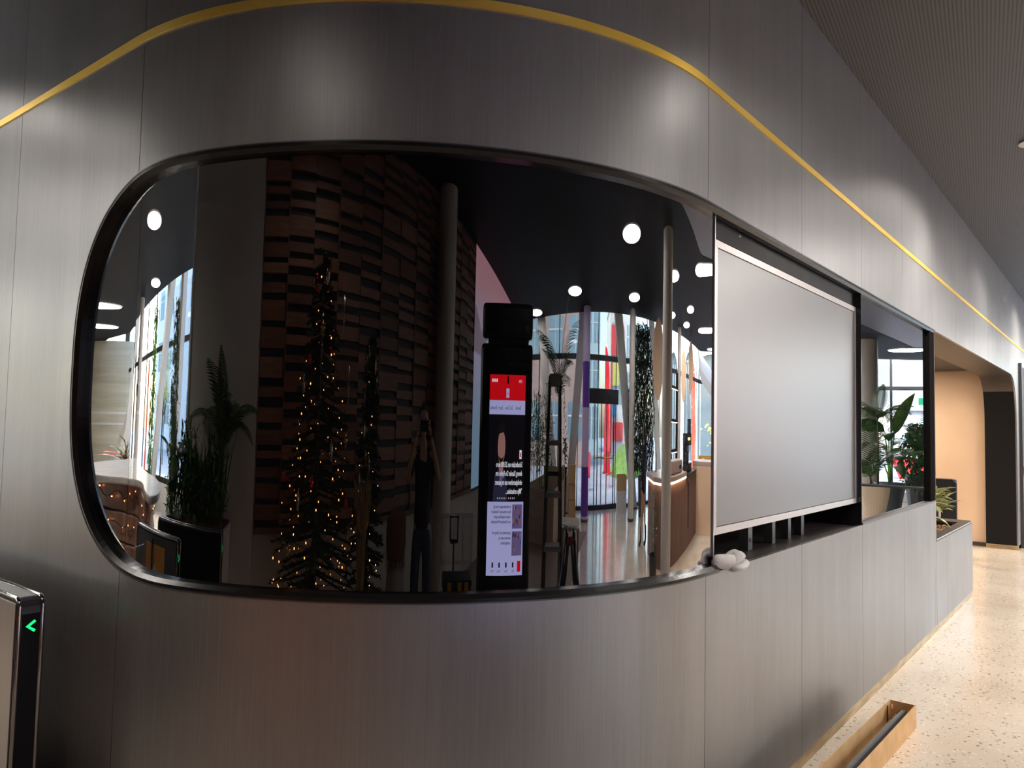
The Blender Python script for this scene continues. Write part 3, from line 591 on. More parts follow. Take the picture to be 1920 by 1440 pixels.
# ------------------------------------------------------------------ the street outside
M_PINKBRICK = noise_col(mat('pink_brick_wall', (.42, .30, .27), .8), (.38, .27, .24), (.48, .35, .31), (.6, .6, 6))
M_STONE = noise_col(mat('pale_stone', (.62, .62, .62), .8), (.54, .55, .57), (.70, .70, .70), (.5, .5, 1.5)); M_GLASSB = mat('blue_window', (.22, .34, .42), .1, .2)
M_REDW = mat('red_facade', (.62, .05, .05), .5); M_PALEB = mat('pale_blue_wall', (.52, .66, .78), .6)
def building(name, label, c, size, rz, wm, rows, cols, z0, dz, ww, wh, wmat=None, x0=None, extra=None):
    b = empty(name, (c[0], c[1], -.1), label, 'building', rz=rz); wdt, dep, h = size
    mb = MB(); mb.box(-wdt / 2, -dep, 0, wdt / 2, 0, h); put(mb.done('wall', wm), b)
    mb = MB(); mb.box(-wdt / 2 - .15, -dep - .1, h, wdt / 2 + .15, .15, h + .35); put(mb.done('cornice', M_STONE), b)
    for r in range(rows):
        for k in range(cols):
            x = -wdt / 2 + wdt * (k + .5) / cols; z = z0 + r * dz
            mb = MB(); mb.box(x - ww / 2, -.2, z, x + ww / 2, .03, z + wh); fr = put(mb.done('window', wmat or M_GLASSB), b)
            mb = MB(); mb.box(-.04 + x, .03, z, x + .04, .06, z + wh).box(x - ww / 2, .03, z + wh * .62, x + ww / 2, .06, z + wh * .62 + .07); g = mb.done('glazing_bar', M_WHITE, None); g.parent = fr
    return b
building('brick_building', 'pinkish brick building with wide windows across the street, seen left of the lilac pole', (-1.5, -31), (17, 9, 13), rad(2), M_PINKBRICK, 3, 4, 1.2, 3.9, 2.9, 1.7)
building('glass_building', 'pale glass building between the brick block and the shops', (10.0, -53), (12, 8, 18), 0, mat('pale_teal_cladding', (.45, .62, .68), .25), 4, 4, 1, 3.6, 2.2, 2.4)
sh = building('shop_building', 'colourful shop building with red and yellow panels across the square', (23, -44), (11, 8, 10), rad(8), mat('shop_wall', (.6, .62, .6), .6), 2, 4, 3.4, 3.2, 1.5, 2.2)
for nm, q, c in (('red_fascia', (-5.2, .05, 6.6, -.5, .3, 8.6), M_REDW), ('yellow_panel', (-4.6, .05, 4.6, -2.3, .22, 6.2), mat('shop_yellow', (.55, .55, .12), .5)), ('blue_panel', (-4.6, .05, 2.6, -3.0, .22, 4.4), mat('shop_blue', (.1, .35, .6), .5)), ('red_panel', (-5.3, .05, .2, -4.7, .24, 6.5), M_REDW), ('red_fascia', (-4.4, .05, 1.0, -.6, .3, 2.2), M_REDW)):
    mb = MB(); mb.box(*q); put(mb.done(nm, c), sh)
text('plu', 1.6, M_WHITE, sh, (-1.0, .33, 7.0), (pi / 2, 0, pi))
# arched stone building
ab = empty('arched_building', (39, -22, -.1), 'pale stone building with a big arched window, far right in the curved glass', 'building', rz=rad(52))
def arch(cx, w_, zs, n=14): return [(cx - w_ / 2, 0)] + [(cx - w_ / 2 * cos(pi * k / n), zs + w_ / 2 * sin(pi * k / n)) for k in range(n + 1)] + [(cx + w_ / 2, 0)]
mb = MB(); mb.box(-11, -6, 0, 11, -.4, 11); put(mb.done('wall', M_STONE), ab)
for cx in (-7, 0, 7):
    o = [(x, z) for x, z in arch(cx, 5.4, 4.2)]; i_ = [(x, z) for x, z in arch(cx, 4.2, 4.2)]
    mb = MB()
    for k in range(len(o) - 1):
        mb.hexa([(o[k][0], .1, o[k][1]), (o[k + 1][0], .1, o[k + 1][1]), (i_[k + 1][0], .1, i_[k + 1][1]), (i_[k][0], .1, i_[k][1])], [(o[k][0], -.4, o[k][1]), (o[k + 1][0], -.4, o[k + 1][1]), (i_[k + 1][0], -.4, i_[k + 1][1]), (i_[k][0], -.4, i_[k][1])])
    put(mb.done('arch_ring', mat('arch_stone', (.72, .73, .75), .7) if 'arch_stone' not in MATS else MATS['arch_stone']), ab)
    mb = MB(); mb.hexa([(x, -.39, z) for x, z in i_], [(x, -.30, z) for x, z in i_]); win = put(mb.done('window', mat('dark_window', (.06, .09, .11), .1) if 'dark_window' not in MATS else MATS['dark_window']), ab)
    for x in (-1, 0, 1):
        mb = MB(); mb.box(cx + x - .05, -.3, 0, cx + x + .05, -.22, 5.6); g = mb.done('glazing_bar', M_STONE); g.parent = win
mb = MB(); mb.box(-11, -.4, 8.0, 11, .25, 8.5); put(mb.done('cornice', M_STONE), ab)
mb = MB(); mb.box(-11, -.4, 10.6, 11, .4, 11.2); put(mb.done('cornice', M_STONE), ab)
# curved white hall beyond the right hand glazing
hb = empty('white_hall', (58, -7, -.1), 'long pale hall with curved roof band seen through the far right glazing', 'building', rz=rad(84))
mb = MB(); mb.box(-16, -8, 0, 16, 0, 3.4); put(mb.done('wall', mat('hall_stone', (.24, .25, .27), .8)), hb)
mb = MB(); prof = [(-16 + 32 * k / 20, 3.4 + 3.4 * sin(pi * k / 20)) for k in range(21)]; mb.hexa([(x, -8, z) for x, z in prof], [(x, .4, z) for x, z in prof]); put(mb.done('arched_roof', mat('roof_grey', (.14, .15, .17), .5)), hb)
for z in (1.2, 2.4):
    mb = MB(); mb.box(-15, .0, z, 15, .1, z + .5); put(mb.done('window_band', M_GLASSB), hb)
for k in range(9):
    mb = MB(); mb.box(-14.2 + 3.5 * k, .0, 0, -13.9 + 3.5 * k, .3, 3.4); put(mb.done('pilaster', M_STONE), hb)
# flag, banners, mound, red chairs, red planter
def banner(loc, w_, h, rz, label, m_, mark=False):
    f = empty('feather_flag', loc, label, 'flag', rz=rz)
    mb = MB(); mb.tube([(0, 0, 0), (0, 0, h + .15)], .025, 8); put(mb.done('pole', M_SILVER, smooth=True), f)
    n = 12; front = []
    for k in range(n + 1):
        z = h * k / n; ww = w_ * (1 if k < n - 3 else (1, .9, .66, .25)[k - n + 3]); wav = .06 * sin(k * 1.3)
        front.append((ww, wav, z))
    r = [[(.03, w - .006, z), (.03 + ww, w + .05 * sin(z), z), (.03 + ww, w + .012 + .05 * sin(z), z), (.03, w + .006, z)] for ww, w, z in front]
    mb = MB(); mb.rings(r); put(mb.done('cloth', m_), f)
    mb = MB(); mb.lathe([(.25, 0), (.25, .04), (.03, .08)], n=14); put(mb.done('foot', M_GREYDARK), f)
    if mark: text('BAR', .42, M_WHITE, f, (w_ * .75, -.09, h * .25), (pi / 2, -pi / 2, 0)); 
banner((10.1, -25.5, -.1), .95, 5.0, rad(10), 'tall red flag standing outside the glass door', mat('red_cloth', (.75, .02, .03), .6))
banner((27.5, -13.2, -.1), 1.3, 4.6, rad(40), 'red and orange banner outside beyond the bar', mat('orange_red_cloth', (.75, .06, .03), .6))
gm = MB(); gm.rings([[(14.3 + r * 3.4 * cos(2 * pi * k / 24), -24 + r * 3.4 * sin(2 * pi * k / 24), -.11 + z) for k in range(24)] for r, z in ((1, 0), (.85, .35), (.6, .8), (.3, 1.1), (.05, 1.2))])
tag(gm.done('grass_mound', noise_col(mat('grass', (.12, .22, .05), .9), (.08, .17, .03), (.2, .32, .08), (4, 4, 4)), smooth=True), 'small grassy mound outside right of the glass door', 'mound')
def chair_out(loc, rz, label):
    c = empty('red_lounge_chair', loc, label, 'chair', 'red chairs outside', rz=rz); m_ = MATS['red_plastic'] if 'red_plastic' in MATS else mat('red_plastic', (.8, .02, .03), .35)
    mb = MB(); mb.obox((0, 0, .40), (.6, .6, .05), 0, rad(8)); put(mb.done('seat', m_, bevel=.02), c)
    mb = MB(); mb.obox((0, -.3, .74), (.6, .05, .66), 0, rad(18)); put(mb.done('backrest', m_, bevel=.02), c)
    for sx in (-.26, .26):
        for sy in (-.24, .26): mb = MB(); mb.tube([(sx, sy, 0), (sx, sy, .38)], .02, 6); put(mb.done('leg', m_), c)
chair_out((14.3, -24, 1.1), rad(30), 'red chair on top of the grassy mound')
chair_out((5.6, -17.6, -.11), rad(10), 'red chair on the paving left of the flag'); chair_out((8.9, -18.3, -.11), rad(-20), 'red chair on the paving right of the flag')
rp = empty('red_planter', (34.2, -3.95, -.11), 'big red planter outside the far right window', 'planter')
mb = MB(); mb.hexa([(-.5, -.6, 0), (.5, -.6, 0), (.5, .6, 0), (-.5, .6, 0)], [(-.65, -.85, .8), (.65, -.85, .8), (.65, .85, .8), (-.65, .85, .8)]); put(mb.done('tub', MATS['red_plastic']), rp)
mb = MB(); mb.box(-.6, -.8, .80, .6, .8, .83); put(mb.done('soil', MATS['soil']), rp)
# pale blossoming trees by the far right glazing and behind the arches
def bare_tree(loc, h, label, seed, m_):
    t = empty('pale_tree', loc, label, 'tree', 'pale trees outside'); rnd = random.Random(seed)
    mb = MB(); mb.tube([(0, 0, 0), (.05, .02, h * .35), (0, 0, h * .5)], [.12, .09, .07], 7); put(mb.done('trunk', M_STEM), t)
    mb = MB(); lf = MB()
    for k in range(26):
        a = rnd.uniform(0, 2 * pi); e = rnd.uniform(.3, 1.2); L = h * rnd.uniform(.25, .55); b = Vector((0, 0, h * rnd.uniform(.3, .5))); d = Vector((cos(a) * cos(e), sin(a) * cos(e), sin(e)))
        mb.tube([b, b + d * L * .5, b + d * L + Vector((0, 0, .1))], [.035, .022, .008], 5)
        for j in range(22):
            p = b + d * L * rnd.uniform(.35, 1.05) + Vector((rnd.gauss(0, .16), rnd.gauss(0, .16), rnd.gauss(0, .16))); s = rnd.uniform(.06, .13)
            lf.obox(p, (s, s * .7, .012), rnd.uniform(0, 6), rnd.uniform(-1, 1), rnd.uniform(-1, 1))
    put(mb.done('branches', M_STEM), t); o = put(lf.done('leaves', m_), t); o['kind'] = 'stuff'
M_BLOSSOM = mat('cream_blossom', (.85, .78, .62), .7); M_YLEAF = leafmat('yellow_leaf', (.5, .5, .06), (.7, .68, .16))
bare_tree((31.5, -5.0, -.1), 3.6, 'cream blossoming tree outside the far right window', 3, M_BLOSSOM)
bare_tree((33.0, -2.9, -.1), 3.3, 'second cream tree outside the far right window, nearer the frame', 4, M_BLOSSOM)
bare_tree((30.5, -14.0, -.1), 3.0, 'pale tree before the arched window', 5, M_BLOSSOM)
bare_tree((32.6, -11.2, -.1), 2.2, 'yellow leaved shrub before the arched window', 6, M_YLEAF)
bare_tree((-20, 24, -.1), 5.0, 'pale tree outside behind the wavy bar', 8, M_YLEAF)
building('white_building', 'bright white building outside behind the wavy bar', (-34, 22), (40, 8, 14), rad(-97), mat('white_render', (.78, .80, .80), .7), 4, 9, 1.5, 3.2, 2, 1.8)
# ------------------------------------------------------------------ columns in the lobby
M_COL = mat('grey_column_paint', (.56, .52, .48), .45)
def column(loc, r, label, m_=None, h=ZC, bands=()):
    c = empty('round_column', loc, label, 'column', 'round columns')
    mb = MB(); mb.lathe([(r, 0), (r, h - loc[2])], n=28); o = put(mb.done('shaft', m_ or M_COL, smooth=True), c); e = o.modifiers.new('e', 'EDGE_SPLIT'); e.split_angle = rad(40)
    mb = MB(); mb.lathe([(r + .012, 0), (r + .012, .05), (r + .001, .055), (r + .001, 0)], n=28); put(mb.done('base_ring', M_GREYDARK), c)
    for z, hh, bm in bands:
        mb = MB(); mb.lathe([(r + .003, z), (r + .004, z + .002), (r + .004, z + hh - .002), (r + .003, z + hh)], n=28); o = put(mb.done('wrap', bm), c)
    return c
column((-1.15, -1.9, 0), .25, 'round grey column in front of the wooden wall relief, behind the person')
column((6.5, -2.7, 0), .27, 'thick looking grey column in front of the bar')
column((7.65, -8.7, 0), .26, 'slim grey column beside the glass door')
column((13.3, -7.2, 0), .24, 'grey column far behind the bar')
column((18.7, -2.05, 0), .24, 'grey column behind the potted palms at the far end')
column((-5.05, 13.2, 0), .25, 'grey pipe column beside the hanging vines', bands=((2.2, .06, M_WHITE), (1.7, .06, M_WHITE)))
M_PURPLE = mat('purple_wrap', (.14, .04, .38), .35)
column((3.92, -9.6, 0), .27, 'pole wrapped in lilac and purple bands by the entrance', mat('lilac_wrap', (.66, .54, .85), .4), bands=((.1, .85, M_PURPLE), (1.98, .80, M_PURPLE)))
column((-8.1, 22.6, 0), 1.15, 'wide tan concrete column beyond the wavy bar', noise_col(mat('tan_concrete', (.58, .53, .40), .8), (.50, .45, .33), (.66, .61, .47), (.7, .7, 5)), bands=((1.75, .06, M_WHITE), (1.45, .06, M_WHITE)))
for i, z in enumerate((2.45, 2.0)):
    s = empty('hanging_speaker', (-4.70, 13.0, z), ('upper', 'lower')[i] + ' small black speaker hung on the grey pipe column', 'speaker', 'speakers on the pipe column')
    mb = MB(); mb.lathe([(.001, 0), (.07, .01), (.09, .08), (.09, .2), (.05, .23), (.001, .23)], n=14); put(mb.done('case', M_BLACK), s)
    mb = MB(); mb.tube([(0, 0, .23), (-.03, .02, .30), (-.27, .2, .30)], .012, 6); put(mb.done('bracket', M_BLACK), s)

# ------------------------------------------------------------------ wooden relief behind the person
wr = empty('wall_relief', (-1.5, -.7, .88), 'wall relief of staggered brown wooden blocks with black gaps', 'wall relief')
M_WOODS = [noise_col(mat('relief_wood', (.2, .09, .05), .5), a, b, (2, 3, 40), rough=(.4, .6)) for a, b in (((.16, .062, .032), (.24, .095, .05)), ((.12, .048, .027), (.18, .075, .042)), ((.21, .09, .048), (.29, .125, .068)))]
mb = MB(); mb.box(0, -3.33, 0, .012, 3.3, 2.88); put(mb.done('backboard', M_BLACK), wr)
mb = MB(); mb.box(0.012, -3.33, -.02, .075, 3.3, .02); put(mb.done('bottom_rail', M_WOODS[1]), wr)
rnd = random.Random(11); y = -3.33
for col_ in range(13):
    z = .03 + rnd.uniform(0, .05)
    while z < 2.86:
        h = rnd.choice((.05, .07, .07, .10, .14)); dp_ = rnd.choice((.035, .05, .065))
        mb = MB(); mb.box(.012, y + .003, z, .012 + dp_, y + .507, min(z + h, 2.88)); put(mb.done('block', rnd.choice(M_WOODS)), wr)
        z += h + rnd.choice((.04, .05, .06, .07))
    if col_ % 2 == 0 and col_:
        mb = MB(); mb.box(.012, y - .012, 0, .085, y + .012, 2.88); put(mb.done('batten', M_WOODS[1]), wr)
    y += .51
# white pillar left of it
mb = MB(); mb.box(-1.499, 2.62, 0, -1.44, 4.34, ZC); tag(mb.done('wall_pillar', M_DIMWHITE), 'plain warm white pier beside the wooden relief', kind='structure')

# ------------------------------------------------------------------ big lit wall screen
def m_ramp_emit(name, stops, axis, lo, hi, strength, blotch=None):
    m = mat(name, (.01, .01, .01), .3); nt, n, b = nodes(m)
    tc = n.new('ShaderNodeTexCoord'); sp = n.new('ShaderNodeSeparateXYZ'); mr = n.new('ShaderNodeMapRange'); mr.inputs['From Min'].default_value = lo; mr.inputs['From Max'].default_value = hi
    cr = n.new('ShaderNodeValToRGB'); e = cr.color_ramp.elements
    for p, c in stops[1:-1]: x = e.new(p); x.color = (*c, 1)
    e[0].position = 0; e[0].color = (*stops[0][1], 1); e[-1].position = 1; e[-1].color = (*stops[-1][1], 1)
    lk(nt, tc.outputs['Object'], sp.inputs[0]); lk(nt, sp.outputs[axis], mr.inputs[0]); lk(nt, mr.outputs[0], cr.inputs[0])
    lk(nt, cr.outputs[0], b.inputs['Emission Color']); b.inputs['Emission Strength'].default_value = strength; return m
M_BIGSCR = m_ramp_emit('lit_wall_screen', [(0, (.36, .62, .82)), (.3, (.42, .60, .85)), (.5, (.55, .55, .80)), (.72, (.66, .52, .70)), (.85, (.85, .45, .52)), (1, (.85, .40, .48))], 2, 0, 2.88, 2.2)
ws = empty('wall_screen', (-1.5, -7.6, .88), 'huge lit wall screen with a pink to blue picture', 'screen')
mb = MB(); mb.box(0, -3.5, 0, .03, 3.52, 2.88); put(mb.done('picture', M_BIGSCR), ws)
mb = MB(); mb.box(0, 3.52, -.02, .05, 3.56, 2.88).box(0, -3.5, -.03, .05, 3.56, 0); put(mb.done('frame', M_BLACK), ws)
hill = [(3.52, 1.62), (3.52, 2.18), (3.3, 2.12), (2.9, 1.92), (2.3, 1.82), (1.2, 1.72), (.2, 1.6), (.2, 1.5), (2, 1.55)]
mb = MB(); mb.hexa([(.0305, yy, z) for yy, z in hill], [(.032, yy, z) for yy, z in hill]); put(mb.done('pictured_hill', mat('pictured_hill', (.1, .1, .1), .4, emit=(.33, .25, .33), es=2.2)), ws)

# ------------------------------------------------------------------ news kiosk
KD = math.atan2(.34, -.94)
kk = empty('news_kiosk', (1.30, -.32, 0), 'tall black kiosk with a lit phone screen of news', 'kiosk', rz=rad(-23))
kk.scale = (1, 1, 1.012)
# local: x to the viewer's right of the screen, -y is the back; the screen looks along +y (to the glass)
mb = MB(); mb.box(-.40, -.13, .06, .37, .0, 2.06); put(mb.done('cabinet', M_GBLACK, bevel=.03), kk)
mb = MB(); mb.box(-.385, -.15, 2.085, .36, .02, 2.29); put(mb.done('head', M_GBLACK, bevel=.03), kk)
mb = MB(); mb.box(-.30, -.1, 2.05, .30, -.02, 2.10); put(mb.done('neck', M_BLACK), kk)
mb = MB(); mb.box(-.42, -.30, 0, .42, .18, .06); put(mb.done('foot', M_GREYDARK, bevel=.01), kk)
def flat(name, x0, z0, x1, z1, m_, y=.002, parent=None):
    mb = MB(); mb.box(x0, .0, z0, x1, y, z1); return put(mb.done(name, m_), parent or kk)
def em(name, c, s): return MATS[name] if name in MATS else mat(name, (.01, .01, .01), .3, emit=c, es=s)
E_RED = em('screen_red', (.75, .004, .01), 5.0); E_LIL = em('screen_pale', (.50, .50, .86), 5.0); E_DRK = em('screen_dark', (.012, .010, .016), 1.5); E_WHT = em('screen_white', (.9, .9, 1), 6); E_INK = em('screen_ink', (.03, .03, .06), 1.5); E_SKIN = em('screen_skin', (.62, .30, .28), 3); E_HAIR = em('screen_hair', (.03, .018, .016), 1.5); E_SUIT = em('screen_suit', (.05, .05, .12), 2.5); E_MID = em('screen_mid', (.25, .2, .45), 3)
XA, XB = -.262, .262
flat('screen_header', XA, 1.735, XB, 1.880, E_RED); flat('screen_tabs', XA, 1.655, XB, 1.735, E_LIL); flat('screen_story', XA, 1.165, XB, 1.655, E_DRK); flat('screen_list', XA, .845, XB, 1.165, E_LIL); flat('screen_footer', XA, .755, XB, .845, E_LIL, .0025)
TR = (pi / 2, 0, pi)             # reads from +y
def tx(body, x, z, size, m_, sx=1.0, align='LEFT'): return text(body, size, m_, kk, (-x, .0035, z), TR, 'lettering', align, sx)
tx('12:26', -.21, 1.838, .022, E_WHT); tx('Voor u', .0, 1.775, .0, E_WHT) if 0 else None
for k in range(3): flat('status_icon', -.17 - k * .03, 1.838, -.152 - k * .03, 1.856, E_WHT, .004)
mb = MB(); mb.hexa([(cos(a) * .014, .0, 1.85 + sin(a) * .024) for a in [k * pi / 6 for k in range(12)]], [(cos(a) * .014, .005, 1.85 + sin(a) * .024) for a in [k * pi / 6 for k in range(12)]]); put(mb.done('camera_hole', M_BLACK), kk)
flat('header_badge', -.022, 1.750, .022, 1.802, E_LIL, .004); tx('HLN', -.018, 1.765, .02, E_RED)
tx('Sentiel', -.20, 1.683, .030, E_INK); tx('De Zone', -.075, 1.683, .030, E_INK); tx('Sport', .065, 1.683, .030, E_INK); tx('Showbiz', .150, 1.683, .030, E_INK)
for nm, pts, m_ in (('speaker_suit', [(-.02, 1.165), (.19, 1.165), (.17, 1.31), (.10, 1.36), (.04, 1.345), (-.01, 1.28)], E_SUIT), ('speaker_neck', [(.045, 1.33), (.105, 1.33), (.11, 1.42), (.05, 1.42)], E_SKIN), ('speaker_face', [(.075 + .055 * cos(a), 1.475 + .095 * sin(a)) for a in [k * pi / 8 for k in range(16)]], E_SKIN), ('speaker_hair', [(.02, 1.50), (.015, 1.56), (.05, 1.61), (.10, 1.605), (.135, 1.56), (.13, 1.50), (.118, 1.545), (.05, 1.555), (.03, 1.53)], E_HAIR), ('speaker_beard', [(.035, 1.425), (.06, 1.385), (.095, 1.385), (.118, 1.42), (.10, 1.415), (.075, 1.405), (.05, 1.415)], E_HAIR), ('speaker_collar', [(.06, 1.25), (.09, 1.25), (.105, 1.335), (.045, 1.335)], E_MID)):
    ln = {'speaker_suit': .003, 'speaker_neck': .0035, 'speaker_face': .004, 'speaker_hair': .0045, 'speaker_beard': .0045, 'speaker_collar': .0032}[nm]
    mb = MB(); mb.hexa([(-x, .0, z) for x, z in pts], [(-x, ln, z) for x, z in pts]); put(mb.done(nm, m_), kk)
for k, ln in enumerate(('Schadeclaim van 25.000 euro', 'dwong Xander De Rycke om', 'eindejaarsshow aan te passen:', '"Mijn artiestieke...')): text(ln, .042, E_WHT, kk, (.235, .0065, 1.36 - k * .05), TR, 'lettering', 'LEFT', .78, .0006)
flat('video_badge', .19, 1.405, .222, 1.455, E_WHT, .004); flat('video_mark', .198, 1.415, .214, 1.44, E_RED, .005)
for k in range(10): flat('page_dot', .12 - k * .027, 1.18, .126 - k * .027, 1.19, E_RED if k == 4 else E_WHT, .004)
for k, (ls, z) in enumerate(((('In profwielrengen na het Jaj', 'foux vorbeeurope" Nederland', 'o beters nabaalltutte gerik', '-van Olympische Winterspelen'), 1.13), (('Jouy-winkels van Cherzy and', 'eet-event open op', 'zondagochtend'), .985))):
    for j, l in enumerate(ls): text(l, .024, E_INK, kk, (.08, .0045, z - j * .028), TR, 'lettering', 'LEFT', .95, .0003)
rnd = random.Random(5)
for z0 in (1.015, .865):
    flat('story_photo', .10, z0, .245, z0 + .135, E_MID, .004)
    for k in range(14):
        x, z = rnd.uniform(.105, .225), rnd.uniform(z0 + .005, z0 + .11); flat('photo_patch', x, z, x + rnd.uniform(.008, .02), z + rnd.uniform(.012, .03), em('screen_p%d' % (k % 5), ((.7, .2, .05), (.05, .08, .5), (.5, .1, .1), (.04, .03, .05), (.6, .45, .35))[k % 5], 3), .005)
flat('footer_logo', .185, .775, .235, .835, E_RED, .005); tx('HL', -.230, .790, .032, E_WHT)
for k, l in enumerate(('Mijn', 'Meer', 'Puzzel', 'Menu')):
    flat('footer_icon', .11 - k * .098, .800, .132 - k * .098, .828, E_INK, .005); text(l, .018, E_INK, kk, (.137 - k * .098, .0045, .775), TR, 'lettering')
# ------------------------------------------------------------------ the photographer
M_SKIN = mat('skin', (.55, .32, .23), .5); M_SHIRT = mat('black_shirt', (.012, .012, .013), .8); M_JEANS = noise_col(mat('dark_jeans', (.03, .045, .09), .85), (.022, .032, .065), (.04, .06, .11), (60, 60, 60)); M_HAIRD = mat('dark_hair', (.012, .009, .007), .6); M_SHOE = mat('dark_shoe', (.02, .02, .02), .5)
def skin(name, verts, edges, radii, m_, parent, root=0, sub=2, smooth=True):
    me = bpy.data.meshes.new(name); me.from_pydata(verts, edges, []); o = bpy.data.objects.new(name, me); COL.objects.link(o); me.materials.append(m_)
    sk = o.modifiers.new('skin', 'SKIN'); sk.use_smooth_shade = True; sk.branch_smoothing = .6
    for i, r in enumerate(radii):
        v = me.skin_vertices[0].data[i]; v.radius = r if isinstance(r, tuple) else (r, r); v.use_root = (i == root)
    s = o.modifiers.new('sub', 'SUBSURF'); s.levels = s.render_levels = sub
    o.parent = parent; return o
def chain(pts, rs, V, E, R_, start=None):
    prev = start
    for p, r in zip(pts, rs):
        V.append(p); R_.append(r); i = len(V) - 1
        if prev is not None: E.append((prev, i))
        prev = i
    return prev
pn = empty('person', (0, 0, 0), 'person in dark shirt and jeans holding up a phone with both hands', 'person', rz=rad(-45))
V, E_, R_ = [], [], []
chain([(0, -.33, .94), (0, -.335, 1.10), (0, -.335, 1.26), (0, -.32, 1.40), (-.005, -.295, 1.47), (-.01, -.275, 1.535)], [(.15, .11), (.14, .10), (.16, .11), (.13, .085), (.06, .06), (.056, .058)], V, E_, R_)
for s in (-1, 1):
    chain([(s * .10, -.33, .86), (s * .11, -.30, .50), (s * .12, -.34, .10), (s * .13, -.24, .04)], [.088, .062, .042, .04], V, E_, R_, 0)
    chain([(s * .17, -.31, 1.405), (s * .225, -.25, 1.33), (s * .275, -.16, 1.255), (s * .20, -.09, 1.39), (s * .115, -.045, 1.535)], [.062, .052, .043, .036, .027], V, E_, R_, 3)
skin('body', V, E_, R_, M_SKIN, pn)
# clothes
V, E_, R_ = [], [], []
chain([(0, -.33, .86), (0, -.335, 1.06), (0, -.335, 1.26), (0, -.32, 1.405), (-.004, -.30, 1.455)], [(.175, .14), (.155, .118), (.175, .125), (.145, .10), (.075, .075)], V, E_, R_)
for s in (-1, 1): chain([(s * .175, -.31, 1.405), (s * .225, -.25, 1.33), (s * .262, -.185, 1.275)], [.075, .066, .064], V, E_, R_, 3)
skin('shirt', V, E_, R_, M_SHIRT, pn)
V, E_, R_ = [(0, -.33, 1.0), (0, -.33, .93)], [(0, 1)], [(.155, .118), (.16, .12)]
for s in (-1, 1): chain([(s * .10, -.33, .84), (s * .11, -.30, .50), (s * .12, -.335, .11)], [.10, .076, .062], V, E_, R_, 1)
skin('trousers', V, E_, R_, M_JEANS, pn)
for s in (-1, 1):
    mb = MB(); mb.rings([[(s * .125 + .046 * w_ * cos(2 * pi * k / 12), y + .01, .004 + h_ * (.5 + .5 * sin(2 * pi * k / 12))) for k in range(12)] for y, w_, h_ in ((-.40, .5, .07), (-.37, .9, .10), (-.31, 1, .11), (-.24, 1.05, .085), (-.17, .95, .06), (-.13, .5, .04))]); put(mb.done('shoe', M_SHOE, smooth=True), pn)
# head with face
hd = MB(); hd.sphere((0, 0, 0), 1, 20, 14); bm = hd.bm
for v in bm.verts:
    x, y, z = v.co; v.co.x = x * .074 * (1 - .22 * max(0, -z)); v.co.y = y * .094 + (.012 if z < 0 and y > 0 else 0) * -z; v.co.z = z * .118
    if abs(x) < .28 and y > .6 and -.45 < z < .1: v.co.y += .016 * (1 - abs(z + .25) * 2)      # nose
    if y > .5 and .05 < z < .25 and .2 < abs(x) < .6: v.co.y -= .008                              # eye sockets
head = hd.done('head', M_SKIN, pn, smooth=True, loc=(-.012, -.245, 1.628)); head.rotation_euler = (rad(4), 0, 0)
for s in (-1, 1):
    mb = MB(); mb.sphere((s * .074, -.01, -.005), .03, 8, 6, (.35, .6, 1)); o = mb.done('ear', M_SKIN, smooth=True); o.parent = head
    mb = MB(); mb.sphere((s * .028, .082, .012), .011, 8, 6, (1.2, .6, .7)); o = mb.done('eye', mat('eye_dark', (.03, .02, .02), .2) if 'eye_dark' not in MATS else MATS['eye_dark'], smooth=True); o.parent = head
mb = MB(); mb.sphere((0, .088, -.062), .022, 10, 6, (1, .35, .28)); o = mb.done('mouth', mat('lips', (.42, .18, .15), .5), smooth=True); o.parent = head
mb = MB(); mb.sphere((0, 0, 0), 1, 18, 12)
for v in mb.bm.verts:
    x, y, z = v.co; v.co = Vector((x * .082, y * .102 - .008, z * .122 + .012))
    if v.co.y > .02 and v.co.z < .05: v.co.y = .0; 
    if v.co.z < -.03: v.co.z = -.03 + (v.co.z + .03) * .2
o = mb.done('hair', M_HAIRD, smooth=True); o.parent = head
# hands: palm plus five bent fingers gripping the phone's ends
for s in (-1, 1):
    V, E_, R_ = [], [], []
    w_ = chain([(s * .115, -.046, 1.535), (s * .100, -.040, 1.565), (s * .092, -.034, 1.60)], [(.026, .018), (.034, .017), (.032, .015)], V, E_, R_)
    o = skin('palm', V, E_, R_, M_SKIN, pn, sub=2)
    for k, (z, L) in enumerate(((1.632, .9), (1.614, 1.0), (1.594, .95), (1.575, .8))):
        V, E_, R_ = [], [], []
        chain([(s * .096, -.036, z - .012), (s * (.090 + .002 * k), -.010, z), (s * .082, .002 * L, z + .003), (s * (.082 - .022 * L), .0045, z + .004)], [.0095, .009, .008, .007], V, E_, R_); skin('finger', V, E_, R_, M_SKIN, pn, sub=1)
    V, E_, R_ = [], [], []
    chain([(s * .098, -.038, 1.575), (s * .082, -.034, 1.588), (s * .064, -.024, 1.594), (s * .05, -.020, 1.598)], [.012, .011, .010, .008], V, E_, R_); skin('thumb', V, E_, R_, M_SKIN, pn, sub=1)
mb = MB(); mb.tube([(-.155 + .036 * cos(a), -.063 + .02 * sin(a), 1.475 - .018 * cos(a)) for a in [k * pi / 8 for k in range(17)]], .006, 6, cap=False); put(mb.done('wristband', M_BLACK), pn)
ph = empty('phone', (0, 0, 1.6), 'black phone held up in front of the face by the person in the dark shirt', 'phone', rz=rad(-45))
mb = MB(); mb.box(-.075, -.0145, -.037, .075, -.006, .037); put(mb.done('case', M_BLACK, bevel=.003), ph)
mb = MB(); mb.box(-.070, -.0150, -.033, .070, -.0144, .033); put(mb.done('screen', M_GBLACK), ph)
